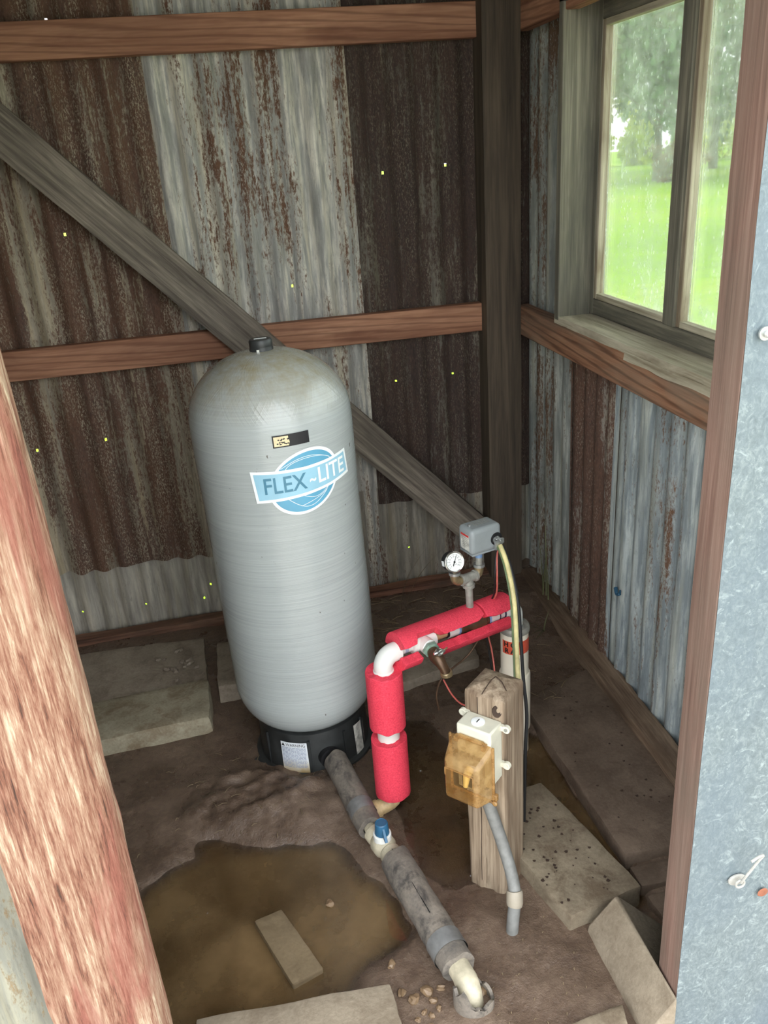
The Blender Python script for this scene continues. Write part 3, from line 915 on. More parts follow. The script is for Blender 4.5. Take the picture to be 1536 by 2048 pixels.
# small black and gold plate above
PA, PZ = rad(9.0), .993
pl = part('rating_label', wrap(shape2d([(-.043, -.0145), (.043, -.0145), (.043, .0145), (-.043, .0145)], .0012, 16), RT, PA, PZ), M['ink'], tk, local=True, smooth=False, label='black label with worn gold end')
M['gold'] = plain('worn_gold_print', srgb(222, 204, 164), .4, var=.15, scale=120)
part('worn_gold', wrap(shape2d([(-.040, -.0115), (-.006, -.0115), (-.004, -.004), (-.008, .001), (-.006, .0115), (-.040, .0115)], .0017, 14), RT, PA, PZ), M['gold'], pl, local=True, smooth=False)
spk = MB()
r2 = random.Random(3)
for k in range(26):
    u = r2.uniform(-.034, -.004); v = r2.choice([-.006, -.003, .003, .005])+r2.uniform(-.001, .001)
    a = r2.uniform(.0008, .002)
    spk.add([(u-a, v-a*.7, .0021), (u+a, v-a*.7, .0021), (u+a, v+a*.7, .0021), (u-a, v+a*.7, .0021)], [(0, 1, 2, 3)])
part('worn_print', wrap(spk, RT, PA, PZ), M['ink'], pl, local=True, smooth=False, kind='stuff')
# warning sticker on the skirt
def wrap_skirt(mb2, ang, z0, r=.1555):
    mb2.v = [((r+d-.03*(z0+v-.1))*cos(ang+u/r-pi/2), (r+d-.03*(z0+v-.1))*sin(ang+u/r-pi/2), z0+v) for (u, v, d) in mb2.v]
    return mb2
def warn_mat():
    t = NT('warning_label_stained')
    z = t.n('SeparateXYZ', {0: t.coord()}).outputs[2]
    n = t.noise(t.coord(), 30, 4)
    s = t.math('ADD', z, t.math('MULTIPLY', t.math('SUBTRACT', n, .5), .05))
    c = t.ramp(t.math('MULTIPLY', s, 8), [(.1, srgb(176, 150, 104)), (.3, srgb(206, 200, 184)), (.5, srgb(224, 228, 232))])
    return t.pbr(c, .5)
WA, WZc = rad(-26), .062
wl_ = part('warning_label', wrap_skirt(shape2d([(-.038, -.052), (.038, -.052), (.038, .052), (-.038, .052)], .002, 14), WA, WZc), warn_mat(), base, local=True, smooth=False, label='white warning label with mud-stained lower edge')
wt = textmb('WARNING', .0135, .006, .0435, .003, .85)
wt.add([(-.035, .039, .003), (-.025, .039, .003), (-.030, .049, .003)], [(0, 1, 2)])
bl = MB()
for i in range(15):
    v = .034-.0045*i
    a = -.035
    while a < .033:
        ln_ = r2.uniform(.004, .012)
        b = min(.034, a+ln_)
        bl.add([(a, v-.0011, .003), (b, v-.0011, .003), (b, v+.0011, .003), (a, v+.0011, .003)], [(0, 1, 2, 3)])
        a = b+.0015
# the label holds body text as fine print, third level kept under the base skirt
M['fineprint'] = plain('blue_grey_print', srgb(150, 158, 178), .5)
wo = bpy.data.objects.get('base_skirt')
part('warning_lettering', wrap_skirt(wt, WA, WZc), M['ink'], base, local=True, smooth=False)
part('warning_fine_print', wrap_skirt(bl, WA, WZc), M['fineprint'], base, local=True, smooth=False, kind='stuff')
part('scuffed_label', wrap_skirt(shape2d([(-.024, -.055), (.018, -.048), (.024, .045), (-.024, .05)], .002, 10), rad(50), .065), M['cloud'], base, local=True, smooth=False, label='scuffed white label')

# ------------------------------------------------------------------ well casing
wc = empty('well_casing', (.637, 1.806, -.03), 0, 'cream plastic well casing with a red band beside the wooden post', 'pipe')
cx, cy = .637, 1.806
T0 = Matrix.Translation((cx, cy, 0))
part('casing_pipe', MB().lathe([(.0375, -.03), (.0375, .40)], 40, T0), M['casing'], wc)
part('coupling', MB().lathe([(.036, .075), (.0415, .08), (.0425, .085), (.0425, .255), (.041, .26), (.037, .262)], 40, T0), M['casing'], wc)
seal = part('well_seal', MB().lathe([(.040, .392), (.041, .396), (.041, .404), (.038, .410), (.015, .411)], 40, T0), M['galvpipe'], wc)
for a in (20, 110, 200, 300):
    part('seal_bolt', MB().lathe([(.005, .409), (.005, .415), (.002, .4155)], 6, Matrix.Translation((cx+.027*cos(rad(a)), cy+.027*sin(rad(a)), 0))), M['steel'], seal)
def arcband(r, z0, z1, a0, a1, n_=24):
    mb = MB()
    for i in range(n_+1):
        a = rad(a0+(a1-a0)*i/n_)
        mb.v += [(cx+r*cos(a), cy+r*sin(a), z0), (cx+r*cos(a), cy+r*sin(a), z1)]
    for i in range(n_): mb.f.append((2*i, 2*i+2, 2*i+3, 2*i+1))
    return mb
bnd = part('red_band', arcband(.0379, .335, .375, -165, -20), M['redband'], wc, label='red-orange printed band')
for (txt, dz) in (('H O', .0095), ('R A', -.0095)):
    vs, fs = tri2d(txt, .02, 1.0, .0008)
    mb = MB()
    mb.v = [(cx+.0384*cos(rad(-128)+u/.0384), cy+.0384*sin(rad(-128)+u/.0384), .355+dz+v) for u, v in vs]; mb.f = fs
    part('band_lettering', mb, M['ink'], bnd, smooth=False)

# ------------------------------------------------------------------ white plumbing run
P0 = Vector((.262, 1.662, .474)); P1 = Vector((.628, 1.803, .463))
AX = (P1-P0).normalized()
PL = (P1-P0).length
def pt(t, off=(0, 0, 0)): return P0+AX*(PL*t)+Vector(off)
VX, VY = .253, 1.66
run = empty('plumbing_run', (VX, VY, .02), 0, 'white plastic plumbing run from the well down to the muddy elbow', 'pipe')
def arc(c, r, a0, a1, e1, e2, n_=10):
    c = Vector(c); e1 = Vector(e1); e2 = Vector(e2)
    return [c+(e1*cos(a0+(a1-a0)*i/n_)+e2*sin(a0+(a1-a0)*i/n_))*r for i in range(n_+1)]
H = Vector((AX.x, AX.y, 0)).normalized()
part('riser_pipe', MB().tube([(VX, VY, .05), (VX, VY, .445)], .017, 24), M['pvc'], run)
part('riser_coupling', MB().lathe([(.0235, .228), (.028, .232), (.028, .280), (.0235, .284)], 28, Matrix.Translation((VX, VY, 0))), M['pvc'], run)
ecv = Vector((VX, VY, .436))
path = [ecv]+arc(ecv+H*.03+Vector((0, 0, .008)), .03, pi, pi/2, H, (0, 0, 1), 10)
path = [Vector((VX, VY, .425)), Vector((VX, VY, .444))]+arc(Vector((VX, VY, .444))+H*.03, .03, pi, pi/2, H, (0, 0, 1), 10)+[Vector((VX, VY, .474))+H*.045]
rr = [.0235]*2+[.0235]*11+[.0235]
part('elbow', MB().tube(path, rr, 28), M['pvc'], run)
part('elbow_collar', MB().lathe([(.0235, .415), (.0255, .417), (.0255, .436), (.0235, .438)], 28, Matrix.Translation((VX, VY, 0))), M['pvc'], run)
part('straight_pipe', MB().tube([pt(.08), pt(.24)], .0125, 20), M['pvc'], run)
part('blue_mark', MB().tube([pt(.125), pt(.15)], .0128, 20), M['fineprint'], run)
N0 = Vector((AX.y, -AX.x, 0)).normalized()          # towards the doorway
tee = part('tee', MB().tube([pt(.18), pt(.185), pt(.355), pt(.36)], [.017, .0205, .0205, .017], 24), M['pvc'], run)
part('tee_branch', MB().tube([pt(.268), pt(.268)+N0*.034, pt(.268)+N0*.036], [.0205, .0205, .018], 24), M['pvc'], tee)
part('orange_nipple', MB().tube([pt(.355), pt(.45)], .011, 20), M['copper'], run)
part('black_ring', MB().tube([pt(.45), pt(.462)], .0145, 20), M['black2'], run)
part('coupling', MB().tube([pt(.462), pt(.535)], .0165, 24), M['pvc'], run)
part('blue_ring', MB().tube([pt(.535), pt(.55)], .0172, 24), M['blueprimer'], run)
part('check_valve', MB().tube([pt(.55), pt(.56), pt(.61), pt(.64), pt(.74), pt(.75), pt(.775)], [.014, .0185, .019, .025, .026, .022, .021], 24), M['bronze'], run, label='brown bottle-shaped check valve')
part('blue_ring', MB().tube([pt(.775), pt(.79)], .0215, 24), M['blueprimer'], run)
part('coupling', MB().tube([pt(.79), pt(.86)], .0205, 24), M['pvc'], run)
part('black_ring', MB().tube([pt(.86), pt(.868)], .021, 24), M['navy'], run)
part('sleeve', MB().tube([pt(.868), pt(.905)], .0195, 24), M['pvc'], run)
part('black_ring', MB().tube([pt(.905), pt(.915)], .0215, 24), M['navy'], run)
e0 = Vector((cx, cy, .463))
path = [pt(.915), pt(.915)+AX*.01]+arc(e0-H*.024-Vector((0, 0, .024)), .024, pi/2, 0, H, (0, 0, 1), 8)+[Vector((cx, cy, .405))]
part('elbow', MB().tube(path, .0225, 24), M['pvc'], run)
# foot: muddy elbow towards the grey insulated pipe
D2 = Vector((-.95, -.28, -.08)).normalized()
path = [Vector((VX, VY, .06)), Vector((VX, VY, .045))]+[Vector((VX, VY, .045))+D2*(.03*(1-cos(a)))+Vector((0, 0, -.014*sin(a))) for a in (.5, 1.0, 1.57)]+[Vector((VX, VY, .029))+D2*.07]
part('muddy_elbow', MB().tube(path, [.022, .022, .022, .022, .021, .019], 24), M['pvc_mud'], run)
part('muddy_collar', MB().tube([Vector((VX, VY, .029))+D2*.045, Vector((VX, VY, .029))+D2*.062], .0245, 24), M['pvc_mud'], run)

# pink foam sleeves on the riser
def sleeve(z0, z1, label, seed, ragged=0):
    mb = MB().pipe([(VX, VY, z0+(z1-z0)*i/8) for i in range(9)], .0455, .0235, 40)
    out = []
    for p in mb.v:
        x, y, z = p
        a = math.atan2(y-VY, x-VX)
        if abs(z-z0) < 1e-6: z += .006*noise.noise(Vector((cos(a)*2, sin(a)*2, seed)))
        if abs(z-z1) < 1e-6: z += .005*noise.noise(Vector((cos(a)*2, sin(a)*2, seed+3)))
        out.append((x, y, z))
    mb.v = out
    return thing('foam_sleeve', mb, M['pink'], label, 'pipe insulation', bevel=.002)
sleeve(.062, .236, 'pink foam sleeve low on the upright pipe, just above the mud', 1)
sleeve(.273, .434, 'pink foam sleeve high on the upright pipe, below the white elbow', 2)
# split pink sleeve on the level pipe: C section, slot facing the doorway
fs_ = empty('foam_sleeve', pt(.4), 0, 'split pink foam sleeve lying along the level white pipe', 'pipe insulation')
U = N0; Wv = AX.cross(U)
if Wv.z < 0: Wv = -Wv
def shell(t0, t1, lo, hi, ro=.049, ri=.0235, ns=40, nc=26, shift=0.0):
    """lo(t), hi(t): angles (deg) measured from the doorway side upwards"""
    mb = MB()
    for i in range(ns+1):
        t = t0+(t1-t0)*i/ns
        a0, a1 = lo(t), hi(t)
        for (r, flip) in ((ro, 0), (ri, 1)):
            for k in range(nc+1):
                a = rad(a0+(a1-a0)*k/nc)
                p = P0+AX*(PL*t)+U*(r*cos(a))+Wv*(r*sin(a))
                mb.v.append(tuple(p))
    row = 2*(nc+1)
    for i in range(ns):
        o = i*row; q = o+row
        for k in range(nc):
            mb.f.append((o+k, o+k+1, q+k+1, q+k))
            mb.f.append((o+nc+1+k+1, o+nc+1+k, q+nc+1+k, q+nc+1+k+1))
        mb.f.append((o, q, q+nc+1, o+nc+1))
        mb.f.append((o+nc, o+nc+nc+1, q+nc+nc+1, q+nc))
    for o, s_ in ((0, 1), (ns*row, -1)):
        for k in range(nc):
            f = (o+k, o+nc+1+k, o+nc+1+k+1, o+k+1)
            mb.f.append(f if s_ > 0 else tuple(reversed(f)))
    return mb
def hi_edge(t):
    e = 33+4*noise.noise(Vector((t*14, 1, 0)))+2*noise.noise(Vector((t*50, 1, 0)))
    if .17 < t < .37: e += 30*min(1, (t-.17)/.03, (.37-t)/.03)
    if t > .64: e += 14*(t-.64)/.06
    return e
part('upper_flap', shell(.075, .70, hi_edge, lambda t: 178), M['pink'], fs_, bevel=.002)
part('upper_flap', shell(.715, .95, lambda t: 36-8*sin(max(0, (t-.72))/.23*pi)+3*noise.noise(Vector((t*30, 4, 0))), lambda t: 178), M['pink'], fs_, bevel=.002)
part('lower_flap', shell(.065, .20, lambda t: -95, lambda t: -14+3*noise.noise(Vector((t*30, 9, 0)))), M['pink'], fs_, bevel=.002)
part('lower_flap', shell(.33, .93, lambda t: -95+30*max(0, t-.6), lambda t: -14+4*noise.noise(Vector((t*20, 9, 0)))), M['pink'], fs_, bevel=.002)

# hose faucet on the tee
FB = pt(.268)+N0*.034
fa = empty('hose_faucet', FB, 0, 'brass hose faucet screwed into the white tee', 'faucet')
D = (N0+Vector((-.12, 0, -.22))).normalized()
M['verdigris'] = plain('green_tarnished_brass', srgb(140, 168, 152), .45, .3, var=.3, scale=80)
part('flange', MB().tube([FB, FB+D*.002, FB+D*.010, FB+D*.012], [.018, .022, .022, .018], 6), M['verdigris'], fa)
bodyp = [FB+D*.01, FB+D*.02, FB+D*.034, FB+D*.044, FB+D*.052+Vector((.002, 0, -.005)), FB+D*.058+Vector((.006, 0, -.015)), FB+D*.062+Vector((.009, 0, -.027))]
part('valve_body', MB().tube(bodyp, [.013, .0155, .018, .0165, .0135, .012, .0125], 20), M['bronze'], fa)
part('spout_ring', MB().tube([bodyp[-1]+Vector((-.0005, 0, .006)), bodyp[-1]+Vector((0, 0, .002)), bodyp[-1]+Vector((0.0005, -.001, -.006))], [.0135, .0155, .0145], 20), M['brass'], fa)
hb = FB+D*.036; up = (Vector((0, 0, 1))+D*.55).normalized()
hd = part('handle_stem', MB().tube([hb, hb+up*.026], .007, 14), M['chrome'], fa)
part('handle', MB().tube([hb+up*.026+AX*s for s in (-.016, -.012, -.004, .004, .012, .016)], [.003, .0055, .007, .007, .0055, .003], 12).lathe([(.009, .022), (.0105, .025), (.009, .03), (.003, .031)], 16, at(hb, up)), M['chrome'], fa)
part('handle_tab', MB().tube([hb+up*.02+AX*.012, hb+up*.036+AX*.02], [.0035, .002], 8), M['brass'], fa)

# ------------------------------------------------------------------ gauge and switch on their galvanised tee
NP = pt(.655)
tr = empty('pipe_manifold', (NP.x, NP.y, .485), 0, 'galvanised nipple and tee holding the gauge and the switch', 'pipe fitting')
TP = Vector((NP.x-.002, NP.y, .598))
part('nipple', MB().tube([(NP.x, NP.y, .484), (NP.x-.002, NP.y, .58)], .0095, 18), M['galvpipe'], tr)
teeg = part('tee', MB().tube([TP-AX*.024, TP-AX*.018, TP-AX*.017, TP+AX*.017, TP+AX*.018, TP+AX*.024], [.015, .015, .0125, .0125, .015, .015], 20).tube([TP, TP-Vector((0, 0, .016)), TP-Vector((0, 0, .017)), TP-Vector((0, 0, .026))], [.0125, .0125, .0155, .0155], 20), M['galvpipe'], tr)
def small_elbow(end, sgn, mat):
    c = end
    path = [c, c+AX*sgn*.008]+[c+AX*sgn*(.008+.014*sin(a))+Vector((0, 0, .014*(1-cos(a)))) for a in (.4, .8, 1.2, 1.57)]+[c+AX*sgn*.022+Vector((0, 0, .026))]
    return MB().tube(path, [.009, .0115, .0115, .0115, .0115, .0115, .0125], 18), path[-1]
mbL, gL = small_elbow(TP-AX*.020, -1, None)
part('elbow', mbL, M['brass'], tr)
mbR, gR = small_elbow(TP+AX*.012, 1, None)
part('elbow', mbR, M['brass'], tr)
part('elbow_lip', MB().tube([gL-Vector((0, 0, .004)), gL+Vector((0, 0, .003))], .0145, 18), M['steel'], tr)
part('elbow_lip', MB().tube([gR-Vector((0, 0, .004)), gR+Vector((0, 0, .003))], .0145, 18), M['steel'], tr)
part('nipple', MB().tube([gR, gR+Vector((0, 0, .043))], .0085, 16), M['galvpipe'], tr)
part('blue_tape', MB().tube([gR+Vector((0, 0, .022)), gR+Vector((0, 0, .032))], .0092, 16), M['blueprimer'], tr)
# gauge
GC = gL+Vector((-.002, -.004, .033))
gn = Vector((.22, -.93, .28)).normalized()
ga = empty('pressure_gauge', gL, 0, 'round white-faced pressure gauge with black needle', 'gauge')
part('stem', MB().tube([gL-Vector((0, 0, .003)), gL+Vector((0, 0, .012))], .0065, 8), M['brass'], ga)
GM = at(GC, gn)
# keep the dial upright
gx = Vector((0, 0, 1)).cross(gn).normalized(); gy = gn.cross(gx)
GM = Matrix((gx, gy, gn)).transposed().to_4x4(); GM.translation = GC
part('case', MB().lathe([(.022, -.022), (.024, -.02), (.0245, .002)], 40, GM), M['black2'], ga)
part('bezel', MB().lathe([(.0245, 0), (.0262, .0015), (.0262, .005), (.0245, .0065), (.0225, .0055), (.0225, .003)], 48, GM, cap=False), M['chrome'], ga)
dl = part('dial', MB().lathe([(.0235, .0022), (.0235, .0030)], 40, GM), M['dial'], ga)
tk_ = MB()
for k in range(41):
    a = rad(225-270*k/40)
    l = .0035 if k % 4 == 0 else .002
    wd_ = .0004 if k % 4 == 0 else .0002
    c, s_ = cos(a), sin(a)
    r0, r1 = .0195-l, .0195
    tk_.add([(r0*c-wd_*s_, r0*s_+wd_*c, .0033), (r0*c+wd_*s_, r0*s_-wd_*c, .0033), (r1*c+wd_*s_, r1*s_-wd_*c, .0033), (r1*c-wd_*s_, r1*s_+wd_*c, .0033)], [(0, 1, 2, 3)], GM)
for k in range(11):
    a = rad(225-27*k)
    vs, fs = tri2d(str(k*10), .0042)
    tk_.add([(x+.0132*cos(a), y+.0132*sin(a), .0033) for x, y in vs], fs, GM)
vs, fs = tri2d('psi', .004)
tk_.add([(x+.004, y-.006, .0033) for x, y in vs], fs, GM)
part('dial_markings', tk_, M['ink'], dl, smooth=False, kind='stuff')
na = rad(62)
nd = Matrix.Rotation(na, 4, 'Z')
part('needle', MB().add([(-.012, -.0016, .0042), (-.009, .0016, .0042), (.0185, .0002, .0042), (.0185, -.0002, .0042)], [(0, 3, 2, 1)], GM @ nd).lathe([(.0025, .0038), (.0025, .005)], 16, GM), M['ink'], dl, smooth=False)
part('side_label', MB().box((-.0247, .0, -.010), (.0006, .013, .011), GM), M['white'], ga)
# switch
SWC = gR+Vector((-.003, 0, .042))
sa = rad(17)
sw = empty('pressure_switch', SWC, sa, 'grey metal pressure switch box above the gauge manifold', 'switch')
sx, sy, sz = .090, .060, .068
bxm = MB().bx((-.037, -.030, .002), (.053, .030, .002+sz))
o_ = part('cover', bxm, M['switch'], sw, bevel=.011, local=True, seg=4)
part('base_plate', MB().bx((-.033, -.028, 0), (.053, .028, .005)), M['switch'], sw, bevel=.001, local=True)
part('top_nut', MB().lathe([(.004, .069), (.004, .075), (.0015, .076)], 8, Matrix.Translation((-.022, 0, 0))), M['steel'], sw, local=True)
vt = MB()
for k in range(9):
    vt.box((-.008+.005*k, .004, .0702), (.0016, .022+.004*(k % 2), .0008))
part('moulded_marks', vt, M['galvpipe'], o_, local=True, kind='stuff')
lb = part('switch_label', MB().box((-.0373, -.002, .034), (.0006, .036, .042)), M['cloud'], sw, local=True, label='grey-white data label')
part('label_header', MB().box((-.0377, -.002, .052), (.0004, .034, .005)), M['redink'], lb, local=True)
lt = MB()
for k in range(6):
    lt.box((-.0377, -.002+.002*(k % 2), .045-.0048*k), (.0003, .026-.004*(k % 3), .0012))
part('label_print', lt, M['galvpipe'], lb, local=True, kind='stuff')
part('knockout', MB().lathe([(.0165, 0), (.0165, .0012), (.012, .0013)], 24, at((.036, -.0298, .032), (0, -1, 0))), M['black2'], sw, local=True)
part('cable_clamp', MB().lathe([(.0105, 0), (.0105, .008), (.0095, .009), (.0085, .018), (.005, .019)], 20, at((.036, -.029, .03), (0, -1, -.35))).box((.026, -.042, .022), (.004, .006, .026)).box((.046, -.042, .03), (.005, .006, .012)), M['steel'], sw, local=True)
part('screw', MB().lathe([(.003, 0), (.003, .006), (.001, .007)], 10, at((.056, -.02, .012), (1, -.3, 0))), M['steel'], sw, local=True)
CS = Vector(lmat(sw) @ Vector((.036, -.046, .020)))

def spline(pts, n_=8):
    pts = [Vector(p) for p in pts]
    out = []
    for i in range(len(pts)-1):
        p0 = pts[max(0, i-1)]; p1 = pts[i]; p2 = pts[i+1]; p3 = pts[min(len(pts)-1, i+2)]
        for k in range(n_):
            t = k/n_
            out.append(.5*((2*p1)+(p2-p0)*t+(2*p0-5*p1+4*p2-p3)*t*t+(3*p1-p0-3*p2+p3)*t**3))
    out.append(pts[-1])
    return out
def cable(pts, r, mat, label, cat='cable', group=None):
    return thing('cable', MB().tube(spline(pts), r, 10), mat, label, cat, group)
cab = [CS, (.580, 1.69, .648), (.582, 1.65, .572), (.566, 1.59, .498), (.548, 1.53, .44), (.539, 1.487, .37), (.522, 1.455, .29), (.512, 1.44, .10)]
cable(cab, .0058, M['cable_cream'], 'cream sheathed cable dropping from the switch to behind the post')
cable([Vector(p)+Vector((.006+.0015*i, -.002, -.004)) for i, p in enumerate(cab)], .0042, M['black2'], 'black cable beside the cream cable, in front of the well casing')
cable([Vector(p)+Vector((-.007, .004, 0)) for p in cab[:5]]+[(.535, 1.52, .40), (.53, 1.50, .30)], .0028, M['cable_green'], 'thin green wire against the cream cable')
cable([CS, CS+Vector((-.004, .012, -.03)), (.568, 1.735, .60), (.572, 1.755, .54), (.570, 1.80, .48), (.566, 1.82, .40), (.575, 1.81, .33), (.572, 1.78, .26), (.56, 1.76, .10)], .0022, M['cable_red'], 'thin red wire hanging down from the switch behind the foam')
cable([CS, CS+Vector((-.006, .014, -.03)), (.563, 1.738, .60), (.568, 1.76, .54), (.566, 1.80, .48), (.560, 1.82, .40), (.568, 1.815, .33), (.578, 1.80, .20), (.58, 1.79, .05)], .0022, M['black2'], 'thin black wire hanging down beside the red wire')
cable([(.555, 1.80, .43), (.535, 1.795, .39), (.50, 1.785, .35), (.455, 1.77, .33), (.42, 1.755, .315), (.40, 1.74, .28), (.402, 1.73, .235)], .0026, M['bronze'], 'dark brown cord looping under the level pink foam')
cable([(.395, 1.635, .395), (.405, 1.60, .375), (.418, 1.56, .372), (.432, 1.51, .40), (.440, 1.46, .45)], .002, M['cable_red'], 'thin red wire sagging from behind the faucet to the post')

# ------------------------------------------------------------------ wooden post with electrical box
pA = rad(-46.7)
PC = Vector((.442, 1.384, 0))
wp = empty('wooden_post', (PC.x, PC.y, -.05), pA, 'short weathered wooden post with a cracked top, holding the electrical box', 'post')
q = .047
pm = MB()
NSEG = 14
zs_ = [-.05+.585*i/60 for i in range(61)]
ring = []
for (a, b) in (((-q, -q), (q, -q)), ((q, -q), (q, q)), ((q, q), (-q, q)), ((-q, q), (-q, -q))):
    for k in range(NSEG):
        ring.append((a[0]+(b[0]-a[0])*k/NSEG, a[1]+(b[1]-a[1])*k/NSEG))
for z in zs_:
    for (x, y) in ring:
        n1 = noise.noise(Vector((x*60+1, y*60, z*5)))
        rr_ = 1
        if abs(x) > .042 and abs(y) > .042: rr_ = .965
        # crack down the front face
        cr = 0
        if y < -q+1e-6: cr = .008*math.exp(-((x+.004+.004*noise.noise(Vector((z*9, 0, 0))))/.0022)**2)
        rot_ = 1+.10*max(0, (.06-z)/.06)*noise.noise(Vector((x*40, y*40, z*30)))
        pm.v.append(((x*rr_+.0016*n1)*rot_, (y*rr_+cr+.0016*n1)*rot_, z+.05))
nr = len(ring)
for j in range(len(zs_)-1):
    for k in range(nr):
        k2 = (k+1) % nr
        pm.f.append((j*nr+k, j*nr+k2, (j+1)*nr+k2, (j+1)*nr+k))
# low hipped top with chamfered corner
o = len(pm.v)
base_i = (len(zs_)-1)*nr
for (x, y) in ring:
    pm.v.append((x*.93, y*.93, .608-.02+.0045))
pm.v.append((0, .004, .608))
for k in range(nr):
    k2 = (k+1) % nr
    pm.f.append((base_i+k, base_i+k2, o+k2, o+k))
    pm.f.append((o+k, o+k2, o+nr))
part('post_timber', pm, M['fence_wood'], wp, local=True, ang=50)
# top crack, knot
part('knot', MB().lathe([(.012, -.002), (.010, .0015), (.006, .002), (.002, .0005)], 14, at((.033, -.0462, .566), (.2, -1, .1)) @ Matrix.Scale(1.5, 4, (0, 1, 0))), M['deadleaf'], wp, local=True)
ck = MB()
pts_ = [(-.004, -.044, .5925), (-.003, -.025, .6005), (-.001, -.008, .6075), (.002, .006, .6085), (.02, .0, .6035), (.036, -.012, .5955)]
for a, b in zip(pts_[:-1], pts_[1:]):
    ck.tube([Vector(a)+Vector((0, 0, .0006)), Vector(b)+Vector((0, 0, .0006))], .0011, 5)
part('top_crack', ck, M['deadleaf'], wp, local=True)

ckf = [(-.013+.006*noise.noise(Vector((z_*6, 2, 0))), -.0468, z_) for z_ in [.585-.52*i/40 for i in range(41)]]
part('front_crack', MB().tube(ckf, [.0014-.0006*i/40 for i in range(41)], 5), M['deadleaf'], wp, local=True)
# box on the post front (local frame: -y is the front of the post)
eb = empty('electrical_box', (PC.x, PC.y, .33), pA, 'white outdoor switch box with amber cover on the wooden post', 'electrical box')
bz0, bz1 = .025, .165
bx0, bx1 = -.036, .044
BF = -.098
bd = part('box_body', MB().bx((bx0, BF, bz0), (bx1, -.047, bz1)), M['boxwhite'], eb, bevel=.004, local=True)
part('top_plug', MB().lathe([(.0145, 0), (.0145, .002), (.012, .003)], 28, Matrix.Translation((.002, -.073, bz1))), M['white'], bd, local=True)
part('plug_slot', MB().box((.002, -.073, bz1+.0032), (.002, .012, .0008)), M['ink'], bd, local=True)
for (x, z) in ((bx1+.012, bz1-.012), (bx1+.012, .06), (bx0-.010, bz1-.006), (bx0-.010, .06)):
    part('mounting_ear', MB().lathe([(.0085, 0), (.0085, .008), (.006, .0085), (.004, .0075)], 20, at((x, -.047, z), (0, -1, 0))).box((x-(.008 if x > 0 else -.008), -.051, z), (.014, .008, .012)), M['boxwhite'], bd, local=True)
part('mounting_screw', MB().lathe([(.0035, 0), (.0035, .0015)], 10, at((bx1+.012, -.0555, bz1-.012), (0, -1, 0))), M['steel'], bd, local=True)
# amber cover: deep hollow tray, hinged on top
def cover(off=0.0):
    cx0, cx1, cz0, cz1 = -.050+off, .052-off, -.002+off, .136-off
    yb, yf = BF, BF-.050+off
    ins = .012
    mb = MB()
    mb.hexa([(cx0, yb, cz0), (cx1, yb, cz0), (cx1, yb, cz1), (cx0, yb, cz1), (cx0+ins, yf, cz0+.01), (cx1-ins, yf, cz0+.01), (cx1-ins, yf, cz1-.028), (cx0+ins, yf, cz1-.028)])
    mb.f = [f for f in mb.f if f != (3, 2, 1, 0)]
    return mb
cv = part('amber_cover', cover(), M['amber'], eb, bevel=.008, local=True, seg=3, label='translucent yellowed plastic cover')
part('cover_flange', MB().bx((-.052, BF-.006, -.004), (-.046, BF, .138)).bx((.048, BF-.006, -.004), (.054, BF, .138)).bx((-.05, BF-.006, -.006), (.052, BF, .0)), M['amber'], cv, bevel=.002, local=True)
part('hinge', MB().tube([(-.026, BF-.004, .140), (.030, BF-.004, .140)], .005, 12).box((-.030, BF-.008, .136), (.008, .012, .012)).box((.034, BF-.008, .136), (.008, .012, .012)), M['amber'], cv, local=True)
part('latch', MB().box((.055, BF-.004, .014), (.012, .010, .016)).lathe([(.006, 0), (.006, .006)], 12, at((.058, BF-.008, .004), (0, -1, 0))), M['amber'], cv, bevel=.002, local=True)
for (lo_, hi_) in (((-.034, BF-.0525, .086), (.030, BF-.049, .089)), ((.029, BF-.0525, .060), (.032, BF-.049, .089)), ((-.036, BF-.0525, .070), (-.033, BF-.049, .089))):
    part('cover_rib', MB().bx(lo_, hi_), M['amber'], cv, bevel=.001, local=True)
sp_ = part('switch_plate', MB().bx((-.032, BF-.004, .008), (.030, BF-.001, .098)), M['galvpipe'], eb, bevel=.001, local=True)
part('switch_toggle', MB().tube([(-.002, BF-.004, .066), (-.002, BF-.020, .056), (-.002, BF-.026, .032)], [.010, .008, .005], 12), M['cable_yellow'], sp_, local=True)
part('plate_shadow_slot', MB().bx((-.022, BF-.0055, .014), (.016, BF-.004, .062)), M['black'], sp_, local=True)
# conduit
EBM = lmat(eb)
c0 = Vector(EBM @ Vector((.012, -.073, bz0)))
cpts = [c0, c0+Vector((.006, -.006, -.06)), (.424, 1.300, .205), (.436, 1.268, .135), (.436, 1.244, .09), (.424, 1.224, .035), (.415, 1.214, -.04)]
cn = empty('conduit', (.414, 1.214, 0), 0, 'grey plastic conduit bending down from the electrical box', 'conduit')
sp = spline(cpts, 8)
part('conduit_pipe', MB().tube(sp, .0135, 20), M['conduit'], cn)
i0 = int(len(sp)*.62)
part('conduit_coupling', MB().tube([sp[i0], sp[i0+1], sp[i0+4], sp[i0+5]], [.0165, .018, .018, .0165], 24), M['couple'], cn)

